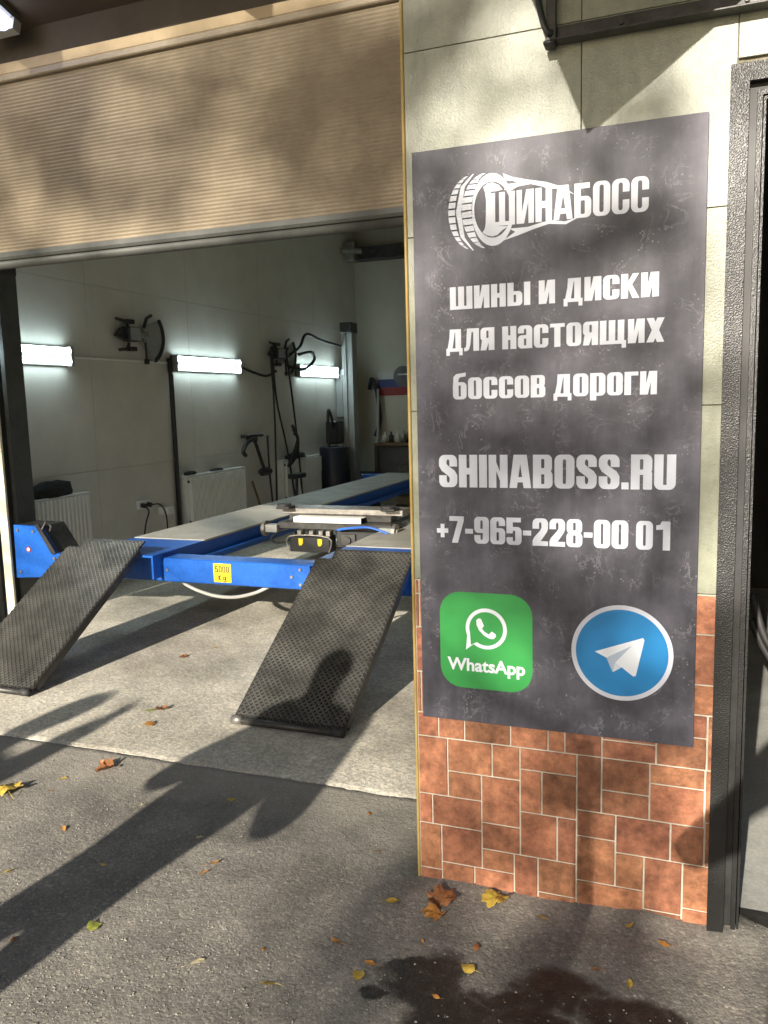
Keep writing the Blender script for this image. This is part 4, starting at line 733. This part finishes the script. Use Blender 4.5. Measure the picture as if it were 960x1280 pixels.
# in the narrow room
tag(MB().tube(curve_pts([(.22, 3.3, .80), (.28, 3.25, .62), (.38, 3.2, .58), (.6, 3.2, .70)], 8), .014, 8).tube(curve_pts([(.22, 3.3, .70), (.30, 3.25, .55), (.45, 3.2, .48)], 8), .014, 8).build('looped_cable', M['rubber'], smooth=True), 'black cable looped inside the narrow doorway', 'cable')
tag(MB().box(.157, 2.39, 2.75, 6.9, -.03, .010).box(.157, .998, 2.503, 2.7495, -.03, .010).build('room_floor', M['roomfloor']), kind='structure')
lo = empty('metal_locker', (.9, 4.6, .006), 'dark metal locker inside the narrow doorway', 'locker')
MB().bbox(.45, 1.5, 4.6, 5.0, .1, 1.9, .01).build('locker_body', M['darksteel'], lo); MB().bbox(.46, .97, 4.588, 4.5995, .12, 1.88, .004).build('locker_door', M['darksteel'], lo); MB().bbox(.98, 1.49, 4.588, 4.5995, .12, 1.88, .004).build('locker_door', M['darksteel'], lo)

# ------------------------------------------------------------------ fallen leaves
def leaf(x, y, size, kind, mk, rot, label, curl=.25, z=None):
    rnd = random.Random(int((x*97+y*31)*1000)); s = size
    if kind == 'maple':
        tips = [(-90, .30), (-70, .46), (-52, .60), (-40, .50), (-24, .70), (-12, .76), (0, .58), (18, .66), (34, .78), (44, .88), (52, .74), (62, .60), (74, .76), (82, .80), (90, .96)]
        half = [(r_*math.cos(math.radians(a)), r_*math.sin(math.radians(a))) for a, r_ in tips]
        out = half+[(-a, b) for a, b in half[-2:0:-1]]
    else:
        n = 6; half = [(.0, -.5)]+[(w_, -.5+(i+1)/n) for i, w_ in enumerate([.20, .30, .32, .24, .12])]+[(0, .5)]
        asp = 1 if kind == 'round' else .55
        half = [(a*asp*1.25, b) for a, b in half]; out = half+[(-a, b) for a, b in half[-2:0:-1]]
    vs = []; cx0 = rnd.uniform(.5, 1.3)*curl; cy0 = rnd.uniform(-.4, .8)*curl
    def h(a, b): return .06+cx0*a*a+cy0*b*b+.05*curl*4*math.sin(5*a+3*b+x*9)+(.16 if kind == 'maple' else .05)*mnoise.noise(Vector((a*3.1+x*7, b*3.1+y*5, 1)))
    wob = .22 if kind == 'maple' else .1; pts = [(a*rnd.uniform(1-wob, 1+wob*.8), b*rnd.uniform(1-wob, 1+wob*.6)) for a, b in out]
    ins = [(a*.5, b*.5) for a, b in pts]; mnh = min(h(a, b) for a, b in pts+ins+[(0, 0)])
    ca, sa = math.cos(rot), math.sin(rot); z0 = (gz(x, y) if y < 2.87 else .006) if z is None else z
    def W_(a, b): return ((a*ca-b*sa)*s, (a*sa+b*ca)*s, (h(a, b)-mnh)*s+.0015)
    n = len(pts); vs = [W_(*p) for p in pts]+[W_(*p) for p in ins]+[W_(0, 0)]
    fs = [(i, (i+1) % n, n+(i+1) % n, n+i) for i in range(n)]+[(n+i, n+(i+1) % n, 2*n) for i in range(n)]
    w = MB(); w.add(vs, fs); b0 = Vector(W_(0, -.45)); b1 = Vector(W_(.08, -.95)); b1.z = .004
    w.tube([b0, (b0+b1)/2+Vector((0, 0, .003*s)), b1], [.012*s, .010*s, .008*s], 5)
    o = w.build('fallen_leaf', LM[mk], None, smooth=True); o.location = (x, y, z0)
    return tag(o, label, 'leaf', 'autumn leaves on the ground')
LV = [(-2.60,2.40,.085,'maple','y',1.0,'large yellow maple leaf at the left edge of the asphalt'),
(-2.346,2.711,.060,'maple','b',2.2,'brown curled maple leaf just in front of the concrete edge'),
(-2.589,3.331,.050,'oval','g',-1.2,'greenish leaf on the concrete between the two ramps'),
(-2.535,3.36,.038,'maple','b',.6,'small brown leaf touching the greenish leaf on the concrete'),
(-2.467,3.172,.052,'round','o',-.7,'orange leaf standing up on the concrete in front of the greenish one'),
(-2.94,4.151,.036,'maple','b',1.9,'small dark brown leaf far back on the sunlit concrete'),
(-2.854,4.382,.042,'oval','y',-1.3,'yellow green leaf farthest back on the sunlit concrete'),
(-2.466,2.578,.030,'oval','y',-.6,'small yellow leaf left of the brown curled maple leaf'),
(-2.44,2.47,.020,'oval','o',-.2,'tiny orange leaf beside the large maple leaf'),
(-2.17,2.247,.032,'oval','o',.9,'small orange leaf left of the long body shadow'),
(-2.142,1.958,.040,'oval','y',-.9,'yellow leaf at the left edge near a dark stain'),
(-2.104,2.692,.034,'oval','p',-1.1,'pale leaf in the shadow just below the concrete edge'),
(-2.001,2.487,.034,'oval','p',-.8,'pale leaf on the left rim of the body shadow'),
(-1.682,2.637,.036,'oval','y',-.5,'yellow leaf inside the body shadow nearest the right ramp'),
(-1.644,2.352,.028,'oval','p',-.9,'small pale leaf at the right rim of the body shadow'),
(-1.50,2.225,.038,'oval','o',-.7,'upper of two small orange leaves right of the body shadow'),
(-1.502,2.165,.030,'oval','o',-.6,'lower of two small orange leaves right of the body shadow'),
(-1.87,2.098,.030,'oval','y',1.4,'small ochre leaf in the middle of the body shadow'),
(-1.85,1.683,.030,'oval','b',.2,'small brown leaf at the lower left inside the body shadow'),
(-1.663,1.812,.046,'round','g',-.5,'yellow green leaf with long stem on the lower rim of the body shadow'),
(-1.271,1.771,.042,'oval','p',-.8,'pale yellow leaf on bare asphalt near the bottom centre left'),
(-1.041,1.759,.046,'oval','y',1.6,'flat yellow leaf near the bottom edge left of the stains'),
(-.935,1.978,.042,'oval','o',1.2,'orange leaf lying flat left of the yellow stemmed leaf'),
(-.822,1.869,.040,'round','y',2.9,'round yellow leaf with upright stem left of the wet stain'),
(-.809,1.925,.036,'oval','o',1.5,'thin orange red leaf touching the stemmed yellow leaf'),
(-.842,2.214,.050,'oval','y',-1.2,'yellow leaf in front of the pillar corner'),
(-1.118,2.698,.032,'oval','o',.3,'small orange leaf below the concrete edge near the pillar'),
(-.99,2.46,.030,'oval','o',1.4,'small ochre leaf left of the pillar corner'),
(-1.121,1.882,.022,'oval','o',.2,'tiny orange leaf left of the orange flat leaf'),
(-.701,2.255,.066,'maple','b',.4,'large brown crumpled maple leaf at the pillar foot'),
(-.700,2.19,.050,'maple','o',2.6,'orange leaf lying just in front of the brown crumpled maple leaf'),
(-.544,2.315,.058,'maple','y',3.0,'broad yellow maple leaf against the pillar foot'),
(-.545,2.083,.036,'oval','b',.1,'curled brown leaf in front of the yellow maple leaf'),
(-.546,1.989,.042,'round','y',1.3,'yellow leaf lying on the dark wet stain'),
(-.396,2.275,.036,'oval','y',1.2,'yellow leaf under the middle of the tiled pillar'),
(-.142,2.312,.032,'oval','y',-.6,'bright yellow leaf below the right side of the pillar'),
(-.045,2.266,.034,'oval','o',1.4,'orange leaf nearest the black door frame'),
(-.217,2.10,.026,'oval','o',1.5,'thin ochre leaf above the right hand stain'),
(-.125,2.072,.034,'oval','y',.1,'pale yellow leaf at the lower right of the asphalt'),
(-.70,2.06,.016,'oval','o',.5,'tiny orange crumb at the top of the wet stain'),
(-.60,1.86,.024,'oval','o',1.4,'thin ochre sliver in the middle of the wet stain')]
for q in LV: q = q[:2]+(q[2]*(1.05 if q[3] == 'maple' else 1.12),)+q[3:]; leaf(*q, curl=.5 if q[3] == 'maple' else .4)

# ------------------------------------------------------------------ people (out of frame; their shadows fall into it)
def person(x, y, H, label, lel, rel, lha, rha, cap=False, coat=1.0, sleeve=.050):
    k = H/1.75; P0 = Vector((x, y, .004))
    r = empty('person', P0, label, 'person')
    vs = []; rs = []; es = []
    def j(p, rad, frm=None, rel_=True):
        vs.append(P0+Vector(p)*k if rel_ else Vector(p)); rs.append(rad*k if isinstance(rad, float) else (rad[0]*k, rad[1]*k)); i = len(vs)-1
        if frm is not None: es.append((frm, i))
        return i
    pel = j((.02*(coat > 1.2), 0, .92 if coat < 1.2 else .84), (.150*coat, .11 if coat < 1.2 else .150*coat)); wai = j((0, 0, 1.10), (.145*coat, .105 if coat < 1.2 else .145*coat), pel); che = j((0, -.01, 1.30), (.165*(.6+.4*coat), .115 if coat < 1.2 else .165*(.6+.4*coat)), wai); nb = j((0, -.01, 1.44), (.10, .08), che)
    nk = j((0, .0, 1.52), (.055, .058), nb); h1 = j((0, .02, 1.60), (.070, .085), nk); h2 = j((0, .015, 1.68), (.078, .095), h1); h3 = j((0, .01, 1.725), (.045, .055), h2)
    j((0, .125, 1.615), .014, h1); 
    for s_ in (-1, 1): j((s_*.085, .01, 1.62), .012, h1)
    for s_ in (-1, 1):
        hp = j((s_*.095, 0, .86), (.095, .10), pel); kn = j((s_*.11, .015, .50), (.062, .065), hp); an = j((s_*.12, -.01, .09), (.042, .048), kn); to_ = j((s_*.14, .14, .04), (.042, .036), an)
        sh = j((s_*.18, -.01, 1.42), (.066, .066), nb)
        el_ = lel if s_ < 0 else rel; ha = lha if s_ < 0 else rha
        e_ = j(el_, sleeve, sh); wr = j(ha, .034*sleeve/.05, e_); d = (Vector(ha)-Vector(el_)).normalized(); sd = Vector((1, 0, 0))
        pm = j(Vector(ha)+d*.06, (.036, .020), wr)
        for q in range(4):
            o_ = sd*(q-1.5)*.019; f1 = j(Vector(ha)+d*.11+o_, .0095, pm); f2 = j(Vector(ha)+d*(.145+.008*(1.5-abs(q-1.2)))+o_+Vector((0, 0, -.010)), .0088, f1); j(Vector(ha)+d*(.165+.012*(1.5-abs(q-1.2)))+o_+Vector((0, 0, -.025)), .008, f2)
        t1 = j(Vector(ha)+d*.045-sd*s_*.038, .011, wr); j(Vector(ha)+d*.085-sd*s_*.050, .0095, t1)
    me = bpy.data.meshes.new('body'); me.from_pydata([v-P0 for v in vs], es, []); o = bpy.data.objects.new('body', me); COL.objects.link(o); o.parent = r
    sm = o.modifiers.new('s', 'SKIN'); sm.use_smooth_shade = True
    for i, sv in enumerate(me.skin_vertices[0].data): sv.radius = rs[i] if isinstance(rs[i], tuple) else (rs[i], rs[i])
    me.skin_vertices[0].data[0].use_root = True
    sb = o.modifiers.new('d', 'SUBSURF'); sb.levels = 2; sb.render_levels = 2
    bpy.context.view_layer.update(); ev = o.evaluated_get(bpy.context.evaluated_depsgraph_get()); nm = bpy.data.meshes.new_from_object(ev)
    o.modifiers.clear(); o.data = nm; nm.materials.clear()
    for mm in (M['skin'], M['jacket'], M['jeans'], M['black']): nm.materials.append(mm)
    hands = [Vector(lha)*k, Vector(rha)*k]
    for p in nm.polygons:
        c_ = p.center; z_ = c_.z/k; near = min((c_-h_).length for h_ in hands)
        p.material_index = 0 if (z_ > 1.50 or near < .09*k or (near < .2*k and z_ > 1.45)) else 1 if z_ > .92 else 2 if z_ > .10 else 3
        p.use_smooth = True
    hb = bmesh.new(); bmesh.ops.create_icosphere(hb, subdivisions=3, radius=1)
    for v in list(hb.verts):
        if v.co.z < -.05 and v.co.y > -.2: v.co.z = -.05
    w = MB(); hb.verts.index_update(); rx, ry, rz = (.095, .118, .115)
    w.add([P0+Vector((v.co.x*rx, .002+v.co.y*ry, 1.652+v.co.z*rz))*k for v in hb.verts], [[v.index for v in f.verts] for f in hb.faces]); hb.free()
    if cap: w.prism([(-.07, .10), (.07, .10), (.055, .20), (-.055, .20)], 'z', 1.665*k, 1.685*k); 
    if cap:
        n8 = 8; w.v[-n8:] = [tuple(Vector(v)+Vector((P0.x, P0.y, 0))) for v in w.v[-n8:]]
    w.build('hair' if not cap else 'cap', M['hair'], r, smooth=True)
    return r
person(-2.08, -.42, 1.76, 'standing person in dark jacket with bent elbows, shadow reaching the right ramp', (-.31, .02, 1.10), (.375, .0, 1.03), (-.12, .24, 1.16), (.16, .24, 1.14), coat=1.62, sleeve=.075)
person(-3.47, -1.55, 1.80, 'person in dark jacket and cap with one hand raised, shadow at left edge', (-.26, .0, 1.15), (.30, .05, 1.34), (-.12, .22, 1.05), (.27, .08, 1.55), True, coat=1.7, sleeve=.15)
person(.12, -.48, 1.74, 'photographer in dark jacket holding both hands up before the chest', (-.40, .10, 1.20), (.36, .08, 1.18), (-.17, .30, 1.42), (.05, .30, 1.42))

tag(MB().bbox(-.640, -.590, -1.02, -.975, -.02, 1.745, .004).build('shadow_stake', M['wood']), 'thin wooden stake added out of frame to stripe the tiles with a narrow shadow', 'stake')  # unseen stake, added only to lay a narrow shadow on the tiles
# ------------------------------------------------------------------ trees behind the viewer (they dapple the sunlight)
def tree(x, y, H, seed, label, clumps, ls=.085):
    """trunk, limbs reaching to each clump of foliage, leaf faces spread through the clumps; clumps are (x, y, z, radius, leaves)"""
    rnd = random.Random(seed); r = empty('street_tree', (x, y, 0), label, 'tree', 'street trees behind the viewer')
    t = MB(); t.tube(curve_pts([(x, y, -.1), (x+.12, y, H*.3), (x-.06, y+.1, H*.6), (x+.1, y, H*.95)], 4), [.21-.18*i/12 for i in range(13)], 9)
    c = MB()
    for (cx, cy, cz2, cr, n) in clumps:
        e = Vector((cx, cy, cz2)); b0 = Vector((x, y, max(2.5, min(H*.95, cz2+.3*abs(cx-x))))); md = b0.lerp(e, .5)+Vector((0, rnd.uniform(-.3, .3), -.05))
        t.tube([b0, md, e], [.03, .018, .006], 6)
        for q in range(4):
            s0 = b0.lerp(e, rnd.uniform(.8, 1)); b2 = e+Vector((rnd.gauss(0, .6), rnd.gauss(0, .6), rnd.gauss(0, .6)))*cr; t.tube([s0, b2], [.010, .003], 5)
        for i in range(n):
            p = e+Vector((rnd.gauss(0, .52), rnd.gauss(0, .8), rnd.gauss(0, .52)))*cr; s_ = ls*rnd.uniform(.6, 1.35)
            u = Vector((rnd.gauss(0, 1), rnd.gauss(0, 1), rnd.gauss(0, 1))).normalized(); v = u.orthogonal().normalized()
            c.add([p-u*s_, p+v*s_*.5, p+u*s_, p-v*s_*.5], [(0, 1, 2, 3)])
    t.build('trunk', M['bark'], r, smooth=True); c.build('crown', M['leafgreen'], r)
def up_sun(px_, py_, pz_, y): k = (py_-y)/SUN.y; q = Vector((px_, py_, pz_))-SUN*k; return q
shade_spots = [(-1.0, 2.6, 2.55, .30, 2.4), (-.95, 2.6, 2.28, .28, 2.2), (-1.3, 2.6, 2.42, .15, .7), (-2.2, 2.6, 2.33, .28, 1.3), (-2.55, 2.6, 2.68, .22, .8), (-1.72, 2.6, 2.72, .14, .6),  # points on facade and ground to be shaded by foliage added up-sun
 (-.12, 2.37, 2.45, .25, .8), (-.62, 2.37, 2.52, .14, .5), (-.48, 2.37, 1.62, .30, 1.3), (-.22, 2.37, 1.98, .22, 1.0), (-.45, 2.37, 1.14, .28, 1.2), (-.08, 2.37, 1.36, .24, 1.2), (-.32, 2.37, .80, .28, 1.0), (-.66, 2.37, .85, .14, .5),
 (-.28, 2.37, .36, .22, 1.0), (.02, 2.37, .62, .2, 1.0), (-.6, 2.37, .2, .14, .4), (-.4, 1.9, 0, .30, 1.0), (-.1, 2.1, 0, .25, 1.0), (-.75, 1.75, 0, .22, .8), (-.9, 2.15, 0, .2, .7)]
shade_spots += [(x, 2.37, z, .26, .46) for x in (-.7, -.4, -.1) for z in (.2, .55, .9, 1.25, 1.6, 1.95, 2.3, 2.6)]+[(x, 2.6, z, .28, .45) for x in (-2.5, -2.1, -1.7, -1.3, -.95) for z in (2.42, 2.72)]  # even layer of added foliage that dims the pillar and garage door
cl = []
for (a, b, c_, rad, tau) in shade_spots:
    y = -16.5+random.uniform(-.6, .6); q = up_sun(a, b, c_, y); cl.append((q.x, q.y, q.z, rad, int(tau*3.1416*rad*rad/(.5*.085*.085)*.62)))
rnd = random.Random(4)
cl += [(rnd.uniform(-11, -7.5), rnd.uniform(-18, -15), rnd.uniform(7.5, 12.5), .7, 260) for i in range(16)]+[(rnd.uniform(-7.5, -2.5), rnd.uniform(-17.5, -15.5), rnd.uniform(10.6, 12.6), .6, 220) for i in range(12)]
tree(-8.8, -16.5, 13, 1, 'leafy street tree behind the viewer on the left, limbs reaching right, foliage added to shade the facade', cl)
tree(5.5, -11.0, 9.5, 2, 'leafy street tree behind the viewer on the right', [(rnd.uniform(3, 8), rnd.uniform(-13, -9), rnd.uniform(5, 9.5), .8, 300) for i in range(18)])
